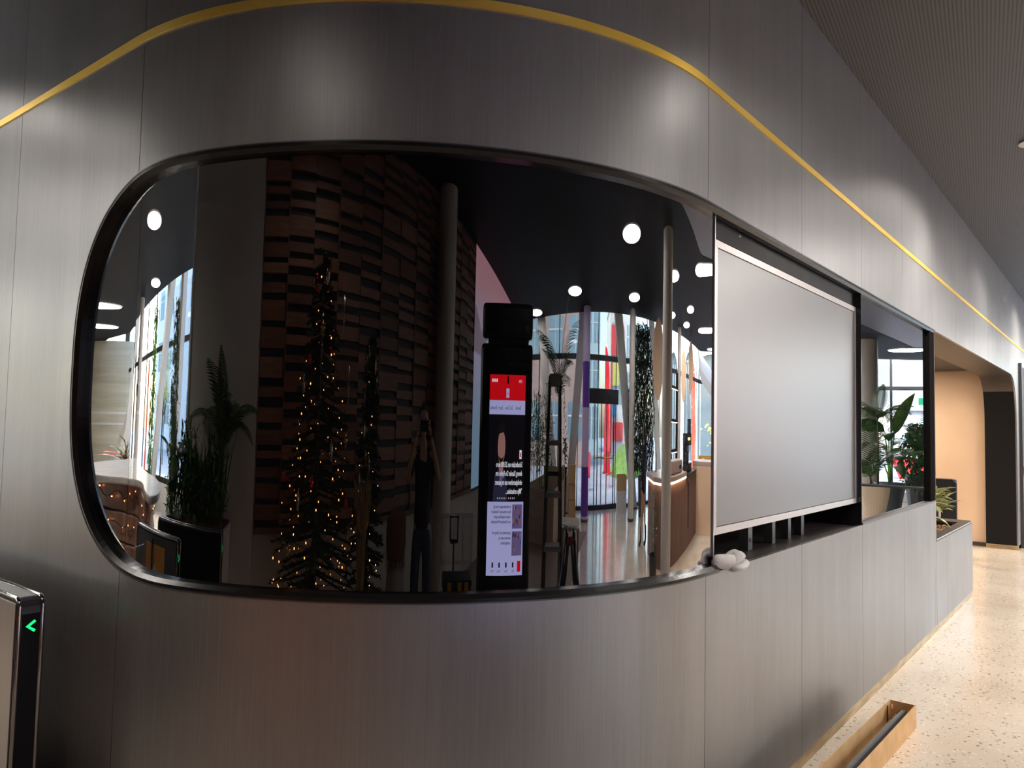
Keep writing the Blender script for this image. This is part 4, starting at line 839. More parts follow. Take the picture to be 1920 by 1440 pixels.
for x, z in ((-.052, .018), (-.052, -.008)):
    mb = MB(); mb.lathe([(.001, 0), (.009, 0), (.009, .002), (.001, .002)], n=14); o = put(mb.done('lens', M_GBLACK), ph); o.location = (x, -.006, z); o.rotation_euler = (-pi / 2, 0, 0)

# ------------------------------------------------------------------ decorated trees
M_FIR = mat('fir_needles', (.012, .03, .012), .7); M_BULB = mat('fairy_bulb', (1, .5, .2), .4, emit=(1, .30, .07), es=30); M_BULBW = mat('warm_white_bulb', (1, .7, .4), .4, emit=(1, .55, .22), es=24)
M_REDB = mat('red_bauble', (.55, .01, .015), .12, .3, coat=.5); M_GOLDB = mat('gold_bauble', (.75, .45, .12), .2, .9); M_SILB = mat('silver_ornament', (.55, .52, .48), .25, .7)
def xmas(loc, h, r, label, seed, nl, bulb, orn):
    t = empty('christmas_tree', loc, label, 'tree'); rnd = random.Random(seed)
    mb = MB(); mb.tube([(0, 0, 0), (0, 0, h * .97)], [.05, .008], 8); put(mb.done('trunk', M_STEM), t)
    mb = MB(); mb.lathe([(.20, 0), (.22, .02), (.06, .06), (.055, .14), (.001, .14)], n=16); put(mb.done('stand', M_BLACK), t)
    nd = MB(); tips = []
    for i in range(int(260 * h / 2.7)):
        q = rnd.random() ** .8; z = h * (.10 + .87 * q); L = r * (1 - q) ** .85 * rnd.uniform(.75, 1.08) + .05; a = rnd.uniform(0, 2 * pi)
        d = Vector((cos(a), sin(a), -.18)); b = Vector((0, 0, z)); nd.tube([b, b + d * L], [.010, .003], 4); tips.append((b + d * L, b + d * L * .7))
        n = int(14 + 40 * L / r)
        for k in range(n):
            p = b + d * L * (k + .5) / n; s = rnd.choice((-1, 1)); sd = Vector((-sin(a), cos(a), 0)) * s + Vector((cos(a) * .7, sin(a) * .7, rnd.uniform(-.5, .6)))
            sd.normalize(); q2 = p + sd * rnd.uniform(.04, .08); up = Vector((0, 0, .009)); nd.face((p - up, p + up, q2))
    o = put(nd.done('needles', M_FIR), t); o['kind'] = 'stuff'
    ls = empty('fairy_lights', loc, 'warm fairy lights wound round the ' + orn, 'lights')
    pr = None; wire = []
    for i in range(nl):
        q = (i + .5) / nl; z = h * (.10 + .88 * (1 - (1 - q) ** 1.0) ) if False else h * (.08 + .89 * (1 - math.sqrt(1 - q)) ** .9); a = i * 2.399 + rnd.uniform(-.3, .3); zz = min(max((z / h - .10) / .87, 0), 1)
        L = (r * (1 - zz) ** .85) * rnd.uniform(.55, 1.05) + .03
        p = Vector((cos(a) * L, sin(a) * L, z - .16 * L))
        if pr is None:
            mb = MB(); mb.sphere((0, 0, 0), .0058, 6, 4); pr = mb.done('bulb', bulb, smooth=True); pr.parent = ls; o = pr
        else:
            o = pr.copy(); COL.objects.link(o); o.parent = ls
        o.location = p; o.scale = [rnd.choice((.6, .8, 1, 1.25))] * 3
    for i in range(9):
        z0 = h * (.1 + .09 * i); L0 = r * max(.05, 1 - (z0 / h - .1) / .87) ** .85 * .8; wire += [(cos(k * .5) * L0, sin(k * .5) * L0, z0 + h * .09 * k / 13 - .16 * L0) for k in range(13)]
    mb = MB(); mb.tube(wire, .003, 4); put(mb.done('wire', M_FIR), ls)
    return t, tips, rnd
T1, tips, rnd = xmas((-.60, 1.54, 0), 2.72, .78, 'tall dark christmas tree with red and gold ornaments, left of the person', 31, 230, M_BULB, 'tall christmas tree')
ORD = 'first second third fourth fifth sixth seventh eighth ninth tenth eleventh twelfth thirteenth fourteenth fifteenth sixteenth'.split()
def ornaments(loc, tips, rnd, kinds):
    for nm, lab, grp, m_, n, sc in kinds:
        pr = None; made = []
        for i in range(n):
            tip, mid = tips[rnd.randrange(len(tips))]; p = Vector(loc) + tip + Vector((0, 0, -.05))
            if pr is None:
                pr = empty(nm, p); mb = MB(); mb.sphere((0, 0, 0), .032, 12, 8, sc); put(mb.done('ball', m_, smooth=True), pr)
                mb = MB(); mb.tube([(0, 0, .03 * sc[2]), (0, 0, .03 * sc[2] + .012)], .007, 6); put(mb.done('cap', M_GOLDB), pr); o = pr
            else: o = copy_tree(pr); o.location = p
            made.append(o)
        for k, o in enumerate(sorted(made, key=lambda q: -q.location.z)): tag(o, lab + ', ' + ORD[k] + ' from the top', 'ornament', grp)
ornaments((-.60, 1.54, 0), tips, rnd, (('red_bauble', 'shiny red bauble hanging on the tall christmas tree', 'red baubles on the tall tree', M_REDB, 16, (1, 1, 1)), ('gold_bauble', 'gold bauble hanging on the tall christmas tree', 'gold baubles on the tall tree', M_GOLDB, 8, (1, 1, 1)), ('silver_drop', 'long silver drop ornament on the tall christmas tree', 'silver drops on the tall tree', M_SILB, 10, (.7, .7, 1.8))))
for i, (dx, dy, z) in enumerate(((.20, -.28, 2.16), (.16, .02, 2.05), (.30, -.35, 1.75))):
    lv = empty('silver_leaf_spray', (-.60 + dx, 1.54 + dy, z), ('uppermost', 'middle', 'lowest')[i] + ' spray of pale glittering leaves on the tall christmas tree', 'ornament', 'leaf sprays on the tall tree')
    for k in range(5):
        mb = MB(); blade(mb, (0, 0, .03 * k), k * 2.4, .10, .035, 1.1, .6); put(mb.done('leaf', M_SILB, smooth=True), lv)
    mb = MB(); mb.tube([(0, 0, -.04), (0, 0, .16)], .003, 5); put(mb.done('stem', M_SILB), lv)
T2, tips, rnd = xmas((-.72, .62, 0), 2.24, .34, 'slim dark christmas tree with gold and white ornaments, beside the tall one', 47, 60, M_BULBW, 'slim christmas tree')
ornaments((-.72, .62, 0), tips, rnd, (('gold_drop', 'long gold drop ornament on the slim christmas tree', 'gold drops on the slim tree', M_GOLDB, 9, (.7, .7, 1.6)), ('white_drop', 'long white drop ornament on the slim christmas tree', 'white drops on the slim tree', M_SILB, 9, (.6, .6, 2.0))))
# straw sheaf figure in front of the slim tree
M_STRAW = noise_col(mat('straw', (.42, .28, .13), .9), (.30, .19, .08), (.55, .38, .19), (80, 80, 8))
sf = empty('straw_figure', (-.30, .92, 0), 'tall straw sheaf figure with a ring shaped bow in front of the slim christmas tree', 'decoration'); rnd = random.Random(3); mb = MB()
for k in range(150):
    a = rnd.uniform(0, 2 * pi); r0 = rnd.uniform(.05, .11); r1 = rnd.uniform(.02, .05); mb.tube([(cos(a) * r0, sin(a) * r0, 0), (cos(a) * r1, sin(a) * r1, .62), (cos(a) * r1 * 1.4, sin(a) * r1 * 1.4, 1.0), (cos(a) * r0 * 1.3, sin(a) * r0 * 1.3, 1.15 + rnd.uniform(0, .14))], .004, 4)
o = put(mb.done('straws', M_STRAW), sf); o['kind'] = 'stuff'
mb = MB(); mb.tube([(.04, .075 * cos(a), 1.06 + .075 * sin(a)) for a in [k * pi / 8 for k in range(17)]], .016, 6, cap=False); put(mb.done('bow_ring', M_STRAW, smooth=True), sf)
for z in (.62, .95): mb = MB(); mb.lathe([(.062, z), (.066, z + .02), (.062, z + .04)], n=14); put(mb.done('tie', M_STEM), sf)
for s in (-1, 1): mb = MB(); mb.tube([(0, s * .03, 1.18), (-.02, s * .10, 1.32), (-.02, s * .09, 1.42)], [.012, .009, .004], 6); put(mb.done('antler', M_STEM), sf)
# stool with a brown fur throw
fu = empty('fur_stool', (-.42, .20, 0), 'tall grey draped stool under a shaggy brown throw, beside the person', 'stool'); rnd = random.Random(9)
mb = MB(); mb.lathe([(.20, 0), (.17, .4), (.13, .85), (.12, .95)], n=16); put(mb.done('grey_drape', mat('grey_cloth', (.26, .25, .25), .85), smooth=True), fu)
mb = MB(); mb.lathe([(.13, .72), (.17, .86), (.16, 1.0), (.08, 1.06), (.001, 1.07)], n=16); put(mb.done('throw', mat('brown_fur', (.13, .06, .028), .95), smooth=True), fu)
mb = MB()
for k in range(900):
    a = rnd.uniform(0, 2 * pi); z = rnd.uniform(.72, 1.05); r0 = .155; p = Vector((cos(a) * r0, sin(a) * r0, z)); q = p + Vector((cos(a) * .03, sin(a) * .03, -.05 + rnd.uniform(-.02, .03))); t = Vector((-sin(a), cos(a), 0)) * .004; mb.face((p - t, p + t, q))
o = put(mb.done('shag', MATS['brown_fur']), fu); o['kind'] = 'stuff'

# ------------------------------------------------------------------ tool trolley, ladder, folded trestle
tr = empty('tool_trolley', (.22, -.72, 0), 'black rolling tool box with pull handle and yellow latches, right of the person', 'trolley', rz=rad(-38))
mb = MB(); mb.box(-.26, -.17, .08, .26, .17, .34); put(mb.done('lower_box', M_BLACK, bevel=.015), tr)
mb = MB(); mb.box(-.25, -.16, .345, .25, .16, .56); put(mb.done('upper_box', M_BLACK, bevel=.015), tr)
mb = MB(); mb.box(-.27, -.18, .56, .27, .18, .60); put(mb.done('lid', M_BLACK, bevel=.012), tr)
M_YEL = mat('latch_yellow', (.55, .30, .02), .4)
for x in (-.13, .05, .17): mb = MB(); mb.box(x - .035, .172, .47, x + .035, .190, .59); put(mb.done('latch', M_YEL, bevel=.004), tr)
mb = MB(); mb.tube([(-.05, -.2, .3), (-.05, -.2, .80)], .016, 8); put(mb.done('handle_pole', M_GREYDARK), tr)
mb = MB(); mb.tube([(-.12, -.2, .80), (-.13, -.2, .97), (.03, -.2, .97), (.02, -.2, .80), (-.12, -.2, .80)], .018, 8); put(mb.done('handle_grip', M_BLACK), tr)
for s in (-1, 1):
    mb = MB(); mb.lathe([(.001, -.025), (.08, -.025), (.085, 0), (.08, .025), (.001, .025)], n=18); o = put(mb.done('wheel', M_BLACK), tr); o.location = (s * .29, -.12, .085); o.rotation_euler = (0, pi / 2, 0)
M_CLEAR = bpy.data.materials.new('clear_plastic'); M_CLEAR.use_nodes = True; nt = M_CLEAR.node_tree; nt.nodes.clear()
o_ = nt.nodes.new('ShaderNodeOutputMaterial'); mx = nt.nodes.new('ShaderNodeMixShader'); t_ = nt.nodes.new('ShaderNodeBsdfTransparent'); g_ = nt.nodes.new('ShaderNodeBsdfGlossy'); g_.inputs['Roughness'].default_value = .15; mx.inputs[0].default_value = .16
lk(nt, t_.outputs[0], mx.inputs[1]); lk(nt, g_.outputs[0], mx.inputs[2]); lk(nt, mx.outputs[0], o_.inputs[0])
pt = empty('plastic_tray', (.03, -.98, .0), 'clear moulded plastic tray standing behind the tool trolley', 'tray', rz=rad(-38))
mb = MB(); mb.box(-.32, -.006, .0, .32, .0, .98); put(mb.done('sheet', M_CLEAR), pt)
for q in ((-.33, -.02, 0, -.30, .02, .98), (.30, -.02, 0, .33, .02, .98), (-.30, -.02, .95, .30, .02, .98), (-.30, -.015, .62, .30, .015, .64), (-.30, -.015, .40, .30, .015, .42), (-.08, -.015, 0, -.06, .015, .95), (.12, -.015, 0, .14, .015, .95)):
    mb = MB(); mb.box(*q); put(mb.done('rib', M_CLEAR), pt)
ld = empty('step_ladder', (1.97, -.75, 0), 'tall dark step ladder with wide treads standing right of the kiosk', 'ladder', rz=rad(-3))
M_LAD = mat('ladder_dark', (.07, .066, .068), .35, .5); M_TREAD = mat('tread_grey', (.30, .28, .29), .5)
for s in (-1, 1):
    mb = MB(); mb.hexa([(s * .17 - .02, .40, 0), (s * .17 + .02, .40, 0), (s * .17 + .02, .46, 0), (s * .17 - .02, .46, 0)], [(s * .085 - .02, .0, 1.92), (s * .085 + .02, .0, 1.92), (s * .085 + .02, .06, 1.92), (s * .085 - .02, .06, 1.92)]); put(mb.done('front_rail', M_LAD), ld)
    mb = MB(); mb.hexa([(s * .16 - .015, -.60, 0), (s * .16 + .015, -.60, 0), (s * .16 + .015, -.56, 0), (s * .16 - .015, -.56, 0)], [(s * .08 - .015, -.06, 1.90), (s * .08 + .015, -.06, 1.90), (s * .08 + .015, -.02, 1.90), (s * .08 - .015, -.02, 1.90)]); put(mb.done('rear_rail', M_LAD), ld)
for k, z in enumerate((.30, .60, .90, 1.20, 1.50, 1.86)):
    t = z / 1.92; w_ = .17 - .085 * t; y = .42 * (1 - t) + .02
    mb = MB(); mb.box(-w_, y - .12 if k < 5 else y - .10, z, w_, y + .05, z + (.03 if k < 5 else .07)); put(mb.done('tread', M_TREAD), ld)
for z in (.8, 1.3): mb = MB(); t = z / 1.9; mb.box(-.16 + .08 * t, -.58 * (1 - t) - .05, z, .16 - .08 * t, -.58 * (1 - t) - .02, z + .03); put(mb.done('rear_bar', M_LAD), ld)
fp = empty('folded_trestle', (2.22, .05, 0), 'two glossy black legs of a folded trestle leaning together at the top', 'trestle', rz=rad(5))
for s in (-1, 1):
    mb = MB(); mb.tube([(s * .26, 0, 0), (s * .20, 0, .45), (s * .075, 0, .85), (s * .04, 0, 1.02), (s * .045, 0, 1.10)], [.030, .034, .040, .034, .012], 10); put(mb.done('leg', M_GBLACK, smooth=True), fp)
    mb = MB(); mb.lathe([(.044, .70), (.050, .72), (.050, .80), (.042, .82)], c=(s * .115, 0, 0), n=12); put(mb.done('clamp', M_LAD), fp)
mb = MB(); mb.sphere((0, .02, 1.04), .03, 10, 6, (1.6, .8, .8)); put(mb.done('red_joint', mat('dark_red', (.25, .01, .015), .2), smooth=True), fp)
# ------------------------------------------------------------------ rug, crates and plants before the glass front
M_RUG = noise_col(mat('brown_platform', (.20, .11, .07), .55), (.16, .085, .055), (.25, .14, .09), (2, 20, 2))
mb = MB(); mb.prism([(-1.4, -8.4), (3.86, -8.1), (3.0, -5.9), (2.6, -4.2), (2.4, -2.6), (-.2, -2.4), (-1.4, -3.4)], .001, .018); tag(mb.done('low_platform', M_RUG, bevel=.006), 'flat brown wooden platform on the floor between the kiosk and the glass front', 'platform')
M_CRATE = noise_col(mat('pale_plywood', (.50, .35, .22), .7), (.44, .30, .18), (.58, .42, .27), (2, 2, 30))
pc = empty('plywood_planter', (1.35, -7.9, .018), 'large open plywood planter full of bamboo behind the step ladder', 'planter', rz=rad(14))
for nm, q in (('side', (-.75, 1.25, 0, .75, 1.29, .75)), ('side', (-.75, -1.29, 0, .75, -1.25, .95)), ('end', (-.75, -1.25, 0, -.71, 1.25, .80)), ('end', (.71, -1.25, 0, .75, 1.25, .75)), ('soil', (-.70, -1.24, 0, .70, 1.24, .62))):
    mb = MB(); mb.box(*q); put(mb.done(nm, M_CRATE if nm != 'soil' else MATS['soil']), pc)
def bamboo(loc, n, h, label, seed, spread=.3):
    b = empty('bamboo_plant', loc, label, 'plant', 'bamboo in the plywood planter'); rnd = random.Random(seed); st = MB(); lf = MB()
    for k in range(n):
        x, y = rnd.gauss(0, spread), rnd.gauss(0, spread); hh = h * rnd.uniform(.7, 1.1); st.tube([(x, y, 0), (x + rnd.gauss(0, .06), y + rnd.gauss(0, .06), hh)], .010, 5)
        for j in range(26): blade(lf, (x, y, hh * rnd.uniform(.25, 1)), rnd.uniform(0, 6.28), rnd.uniform(.16, .28), .055, rnd.uniform(-.2, .8), .9, seg=2)
    put(st.done('canes', M_LEAFL), b); o = put(lf.done('leaves', M_LEAFL), b); o['kind'] = 'stuff'
bamboo((.80, -8.2, .63), 34, 1.5, 'bamboo clump at the kiosk end of the plywood planter', 1, .42)
def palm(loc, h, n, L, label, seed, group=None, wide=.09, trunk=.03, leafm=None):
    p = empty('palm_plant', loc, label, 'plant', group); rnd = random.Random(seed)
    mb = MB(); mb.tube([(0, 0, 0), (.02, .01, h * .5), (0, 0, h)], [trunk, trunk * .8, trunk * .6], 7); put(mb.done('trunk', M_STEM, smooth=True), p)
    for k in range(n):
        a = k * 2.399 + rnd.uniform(-.3, .3); rise = rnd.uniform(.75, 1.4) if k else 1.5; droop = rnd.uniform(1.1, 2.1) if k else .5; LL = L * rnd.uniform(.8, 1.15)
        d = Vector((cos(a), sin(a), 0)); q = Vector((0, 0, h)); ang = rise; pts = [q.copy()]; seg = 9
        for i in range(seg):
            q = q + (d * cos(ang) + Vector((0, 0, 1)) * sin(ang)) * LL / seg; ang -= droop / seg; pts.append(q.copy())
        mb = MB(); mb.tube(pts, [.008 * (1 - .8 * i / seg) for i in range(seg + 1)], 4)
        sd = Vector((-sin(a), cos(a), 0))
        for i in range(2, seg * 3):
            t = i / 3; j = int(t); f = t - j
            if j >= seg: break
            b = pts[j].lerp(pts[j + 1], f); tg = (pts[j + 1] - pts[j]).normalized(); ll = LL * .30 * sin(pi * min(.96, (t / seg) * .85 + .13))
            for s in (-1, 1):
                tip = b + (sd * s * .8 + tg * .7).normalized() * ll + Vector((0, 0, -.25 * ll)); w2 = tg * .014
                mid = (b + tip) / 2 + Vector((0, 0, .03 * ll)); mb.face((b - w2 * .6, mid - w2, tip, mid + w2, b + w2 * .6))
        put(mb.done('frond', leafm or M_PALM), p)
    return p
palm((1.95, -7.4, .63), 1.35, 11, 1.7, 'slim palm with feathery fronds rising from the plywood planter', 5, leafm=M_PALM)
M_CRD = M_CARD
for i, (z, h) in enumerate(((.0, .33), (.335, .28), (.62, .34))):
    b = empty('brown_carton', (3.0, -10.2, z), ('bottom', 'middle', 'top')[i] + ' brown carton of the stack at the foot of the leaning column', 'box', 'carton stack', rz=rad(8 * (i - 1)))
    mb = MB(); mb.box(-.26, -.2, 0, .26, .2, h - .004); put(mb.done('carton', M_CRD), b)
    mb = MB(); mb.box(-.265, -.03, .02, .265, .03, h - .003); put(mb.done('tape', mat('tape', (.45, .34, .2), .3) if 'tape' not in MATS else MATS['tape']), b)
bx = empty('crate_box', (7.45, -10.35, 0), 'white box with a brown crate on top beside the glass door', 'box', rz=rad(10))
mb = MB(); mb.box(-.45, -.25, 0, .45, .25, .42); put(mb.done('white_box', M_WHITE), bx)
br = empty('open_carton', (7.45, -10.35, .421), 'brown open carton standing on the white box by the glass door', 'box', rz=rad(10))
for q in ((-.45, -.25, 0, .45, -.24, .3), (-.45, .24, 0, .45, .25, .3), (-.45, -.24, 0, -.44, .24, .3), (.44, -.24, 0, .45, .24, .3), (-.44, -.24, 0, .44, .24, .01)): mb = MB(); mb.box(*q); put(mb.done('side', M_CRD), br)
bp = empty('potted_plant', (2.42, -10.2, .018 if False else 0), 'leafy plant in a tall narrow black pot at the glass front', 'plant')
mb = MB(); mb.lathe([(.10, 0), (.17, .9), (.155, .9), (.14, .84), (.001, .84)], n=18); put(mb.done('pot', M_GBLACK), bp)
rnd = random.Random(2)
for k in range(26):
    mb = MB(); blade(mb, (0, 0, .85 + rnd.uniform(0, .5)), rnd.uniform(0, 6.28), rnd.uniform(.2, .34), .12, rnd.uniform(0, 1), 1.2, seg=4); put(mb.done('leaf', M_LEAF, smooth=True), bp)
mb = MB(); mb.tube([(0, 0, .84), (0, .02, 1.4)], .012, 6); put(mb.done('stem', M_STEM), bp)
# table with papers
tb = empty('low_table', (2.45, -3.4, 0), 'pale topped table with papers on it behind the folded trestle', 'table', rz=rad(6))
mb = MB(); mb.box(-.32, -.42, .69, .32, .42, .72); put(mb.done('table_top', mat('pale_table_top', (.62, .53, .42), .5), bevel=.01), tb)
for sx in (-.27, .27):
    for sy in (-.36, .36): mb = MB(); mb.tube([(sx, sy, .019), (sx, sy, .69)], .018, 8); put(mb.done('leg', M_LAD), tb)
for i, (x, y, r_) in enumerate(((2.38, -3.14, 14), (2.47, -3.07, -20), (2.36, -3.02, 40))):
    s = tag(MB().obox((0, 0, 0), (.21, .297, .012), rad(r_)).done('paper_stack', M_WHITE, loc=(x, y, .727 + .0125 * i)), ('lowest', 'middle', 'topmost')[i] + ' stack of white papers lying on the pale table', 'paper', 'papers on the table')

# ------------------------------------------------------------------ hanging foliage, woman, bar
def foliage_column(loc, w_, h, n, label, seed, name='tall_foliage_plant', m_=None, pot=True):
    f = empty(name, loc, label, 'plant'); rnd = random.Random(seed)
    if pot:
        mb = MB(); mb.lathe([(.26, 0), (.34, .75), (.31, .75), (.29, .70), (.001, .70)], n=20); put(mb.done('pot', M_GREYDARK), f)
    mb = MB()
    for k in range(5): mb.tube([(rnd.gauss(0, .08), rnd.gauss(0, .08), .7 if pot else 0), (rnd.gauss(0, w_ * .4), rnd.gauss(0, w_ * .25), h * .6), (rnd.gauss(0, w_ * .5), rnd.gauss(0, w_ * .3), h * .98)], .02, 5)
    put(mb.done('stems', M_STEM), f); mb = MB()
    for k in range(n):
        z = h * rnd.uniform(.24 if pot else .0, 1.0); r = w_ * (.55 + .45 * sin(pi * z / h)); a = rnd.uniform(0, 6.28); q = math.sqrt(rnd.random()) * r
        blade(mb, (cos(a) * q, sin(a) * q * .6, z), rnd.uniform(0, 6.28), rnd.uniform(.12, .24), .085, rnd.uniform(-1.2, .2), .6, seg=2)
    o = put(mb.done('leaves', m_ or M_LEAF), f); o['kind'] = 'stuff'; return f
foliage_column((8.9, -8.9, 0), 1.5, 3.6, 5200, 'tall weeping plant darkened to a silhouette, in a dark pot reaching to the ceiling by the slim column', 3, m_=leafmat('silhouette_leaf', (.006, .018, .006), (.014, .035, .010), .8))  # leaf colour darkened to give the silhouette against the bright windows
# woman in a black coat
wm = empty('person', (6.92, -5.46, 0), 'person in a black coat and dark boots beyond the end of the bar', 'person', rz=rad(150))
V, E_, R_ = [], [], []
chain([(0, 0, .92), (0, 0, 1.1), (0, .01, 1.25), (0, 0, 1.38), (0, 0, 1.46), (0, .02, 1.50)], [(.14, .10), (.12, .09), (.14, .10), (.11, .08), (.05, .05), (.05, .05)], V, E_, R_)
for s in (-1, 1):
    chain([(s * .085, .0, .85), (s * .09, .03 + s * .06, .48), (s * .09, s * .14, .10), (s * .09, s * .14 + .08, .04)], [.085, .058, .042, .036], V, E_, R_, 0)
    chain([(s * .16, 0, 1.38), (s * .21, -.03, 1.12), (s * .20, .06, .90), (s * .195, .09, .82)], [.05, .042, .03, .026], V, E_, R_, 3)
skin('body', V, E_, R_, M_SKIN, wm)
V, E_, R_ = [], [], []
chain([(0, 0, .70), (0, 0, .92), (0, 0, 1.1), (0, .01, 1.25), (0, 0, 1.39), (0, 0, 1.45)], [(.21, .17), (.18, .13), (.15, .11), (.165, .115), (.13, .09), (.065, .065)], V, E_, R_)
for s in (-1, 1): chain([(s * .16, 0, 1.385), (s * .21, -.03, 1.12), (s * .20, .06, .90)], [.065, .055, .045], V, E_, R_, 4)
skin('coat', V, E_, R_, M_SHIRT, wm)
mb = MB(); mb.sphere((0, .02, 1.585), .088, 16, 10, (.84, .98, 1.3)); h2 = put(mb.done('head', M_SKIN, smooth=True), wm)
mb = MB(); mb.sphere((0, .11, 1.575), .016, 8, 6, (.7, 1, 1.4)); o = mb.done('nose', M_SKIN, smooth=True); o.parent = h2
for s in (-1, 1): mb = MB(); mb.sphere((s * .03, .098, 1.60), .010, 8, 6); o = mb.done('eye', MATS['eye_dark'], smooth=True); o.parent = h2
mb = MB(); mb.sphere((0, .096, 1.535), .02, 8, 6, (1, .3, .3)); o = mb.done('mouth', MATS['lips'], smooth=True); o.parent = h2
mb = MB(); mb.sphere((0, -.01, 1.59), .1, 16, 10, (.9, .95, 1.25)); mb.tube([(0, -.06, 1.6), (0, -.1, 1.45), (0, -.11, 1.3)], [.08, .075, .04], 10)
for v in mb.bm.verts:
    if v.co.y > .05 and v.co.z < 1.63: v.co.y = .04
put(mb.done('hair', M_HAIRD, smooth=True), wm)
for s in (-1, 1):
    V, E_, R_ = [], [], []
    chain([(s * .09, s * .135 + .0, .32), (s * .09, s * .14, .10), (s * .09, s * .14 + .06, .045), (s * .09, s * .14 + .15, .035)], [.055, .052, .045, .035], V, E_, R_); skin('boot', V, E_, R_, M_SHOE, wm)
    for k in range(5):
        V, E_, R_ = [], [], []
        b = (s * .195, .085 + .012 * (k - 2), .80) if k < 4 else (s * .175, .10, .80)
        chain([b, (b[0] - s * .005, b[1] + .006, .755 - .006 * (k % 3)), (b[0] - s * .012, b[1] + .012, .73 - .008 * (k % 3))], [.010, .009, .007], V, E_, R_); skin('finger', V, E_, R_, M_SKIN, wm, sub=1)
# bar counter
M_WALN = noise_col(mat('walnut_front', (.16, .085, .065), .45), (.13, .068, .052), (.20, .11, .085), (20, 20, 2)); M_BTOP = mat('pink_stone_top', (.50, .38, .33), .3); M_LEDS = mat('warm_led_strip', (1, .8, .6), .4, emit=(1, .72, .42), es=30)
ba = empty('bar_counter', (9.0, -3.9, 0), 'dark wooden bar counter with pink stone top and glowing strip, behind the thick column', 'counter')
body = [(-1.5, .80), (-2.2, .60), (-2.42, .1), (-2.1, -1.0), (2.4, -1.0), (2.4, .78)]
mb = MB(); mb.prism(body, 0, .97); put(mb.done('front', M_WALN), ba)
mb = MB(); mb.prism([(-1.5, .90), (-2.28, .67), (-2.52, .1), (-2.2, -1.06), (.2, -1.06), (.2, .90)], 1.0, 1.06); put(mb.done('stone_top', M_BTOP, bevel=.008), ba)
mb = MB()
for (x0, y0), (x1, y1) in zip([(.2, .84), (-1.5, .84), (-2.24, .63), (-2.47, .1), (-2.15, -1.0)], [(-1.5, .84), (-2.24, .63), (-2.47, .1), (-2.15, -1.0), (-2.1, -1.02)]): mb.tube([(x0, y0, .985), (x1, y1, .985)], .014, 6)
put(mb.done('light_strip', M_LEDS), ba)
mb = MB(); mb.prism([(.2, .85), (.2, -1.0), (2.4, -1.0), (2.4, .85)], .975, 1.01); put(mb.done('dark_top', M_LEDGE), ba)
mb = MB(); mb.box(.6, .786, .25, .75, .80, .9); put(mb.done('slot', M_BLACK), ba)
te = empty('end_table', (11.9, -2.75, 0), 'tall pale table end standing off the bar counter', 'table')
mb = MB(); mb.box(-.45, -.9, 1.06, .6, .35, 1.13); put(mb.done('top', M_BTOP, bevel=.006), te); mb = MB(); mb.box(-.45, -.9, 0, -.33, .35, 1.06); put(mb.done('panel', M_TAN), te); mb = MB(); mb.box(.5, -.9, 0, .6, .35, 1.06); put(mb.done('panel', M_TAN), te)
em_ = empty('till_box', (8.3, -3.5, 1.062), 'beige till box on the bar top right of the thick column', 'till')
mb = MB(); mb.box(-.7, -.25, 0, .55, .25, .17); put(mb.done('case', M_BTOP, bevel=.02), em_); mb = MB(); mb.box(.15, .25, .05, .42, .256, .10); put(mb.done('slot', M_BLACK), em_)
cf = empty('coffee_machine', (10.2, -3.6, 1.012), 'black coffee machine with lit cups on the bar', 'machine')
for nm, q in (('case', (-.4, -.3, .0, .4, .3, .12)), ('back', (-.4, -.3, .12, .4, -.12, .52)), ('head', (-.42, -.3, .38, .42, .26, .56)), ('tower', (.3, -.2, .56, .5, .1, .78))): mb = MB(); mb.box(*q); put(mb.done(nm, M_GBLACK, bevel=.015), cf)
for k in range(3): mb = MB(); mb.lathe([(.03, .38), (.03, .30), (.012, .28)], c=(-.22 + .22 * k, .14, 0), n=10); put(mb.done('spout', M_CHROME), cf)
mb = MB(); mb.box(-.3, .262, .46, .1, .268, .50); put(mb.done('lit_display', mat('amber_display', (1, .5, .1), .4, emit=(1, .45, .08), es=12)), cf)
bot = None
for i, (x, y, h, lab) in enumerate(((7.0, -4.6, .30, 'left bottle at the far edge of the bar top'), (7.25, -4.5, .36, 'taller bottle next to it at the far edge of the bar top'), (9.45, -3.3, .28, 'short bottle left of the coffee machine'), (9.0, -4.6, .33, 'bottle at the rear of the bar behind the till box'))):
    b = empty('bottle', (x, y, 1.062 if x < 9.2 else 1.012), 'dark ' + lab, 'bottle', 'bottles on the bar'); mb = MB(); mb.lathe([(.035, 0), (.038, .01), (.038, h * .6), (.013, h * .75), (.013, h), (.001, h)], n=12); put(mb.done('glass', M_GBLACK, smooth=True), b); mb = MB(); mb.lathe([(.015, h - .02), (.015, h + .01), (.001, h + .01)], n=10); put(mb.done('cap', M_BRASS), b)
p2 = empty('potted_plant', (5.92, -3.06, 0), 'slender leafy plant in a dark pot left of the thick column', 'plant'); rnd = random.Random(12)
mb = MB(); mb.lathe([(.16, 0), (.20, .30), (.18, .30), (.17, .27), (.001, .27)], n=18); put(mb.done('pot', M_GBLACK), p2)
for k in range(7): mb = MB(); x, y = rnd.gauss(0, .06), rnd.gauss(0, .06); mb.tube([(x, y, .26), (x * 2.5, y * 2.5, 1.0)], .006, 5); [blade(mb, (x * (1 + z), y * (1 + z), .3 + .68 * z), rnd.uniform(0, 6.28), .14, .045, .6, 1, seg=3) for z in [j / 9 for j in range(10)]]; put(mb.done('stalk', M_LEAF), p2)
ls = empty('lamp_stand', (11.35, -2.35, 0), 'thin black stand with round foot in front of the pale table end', 'stand')
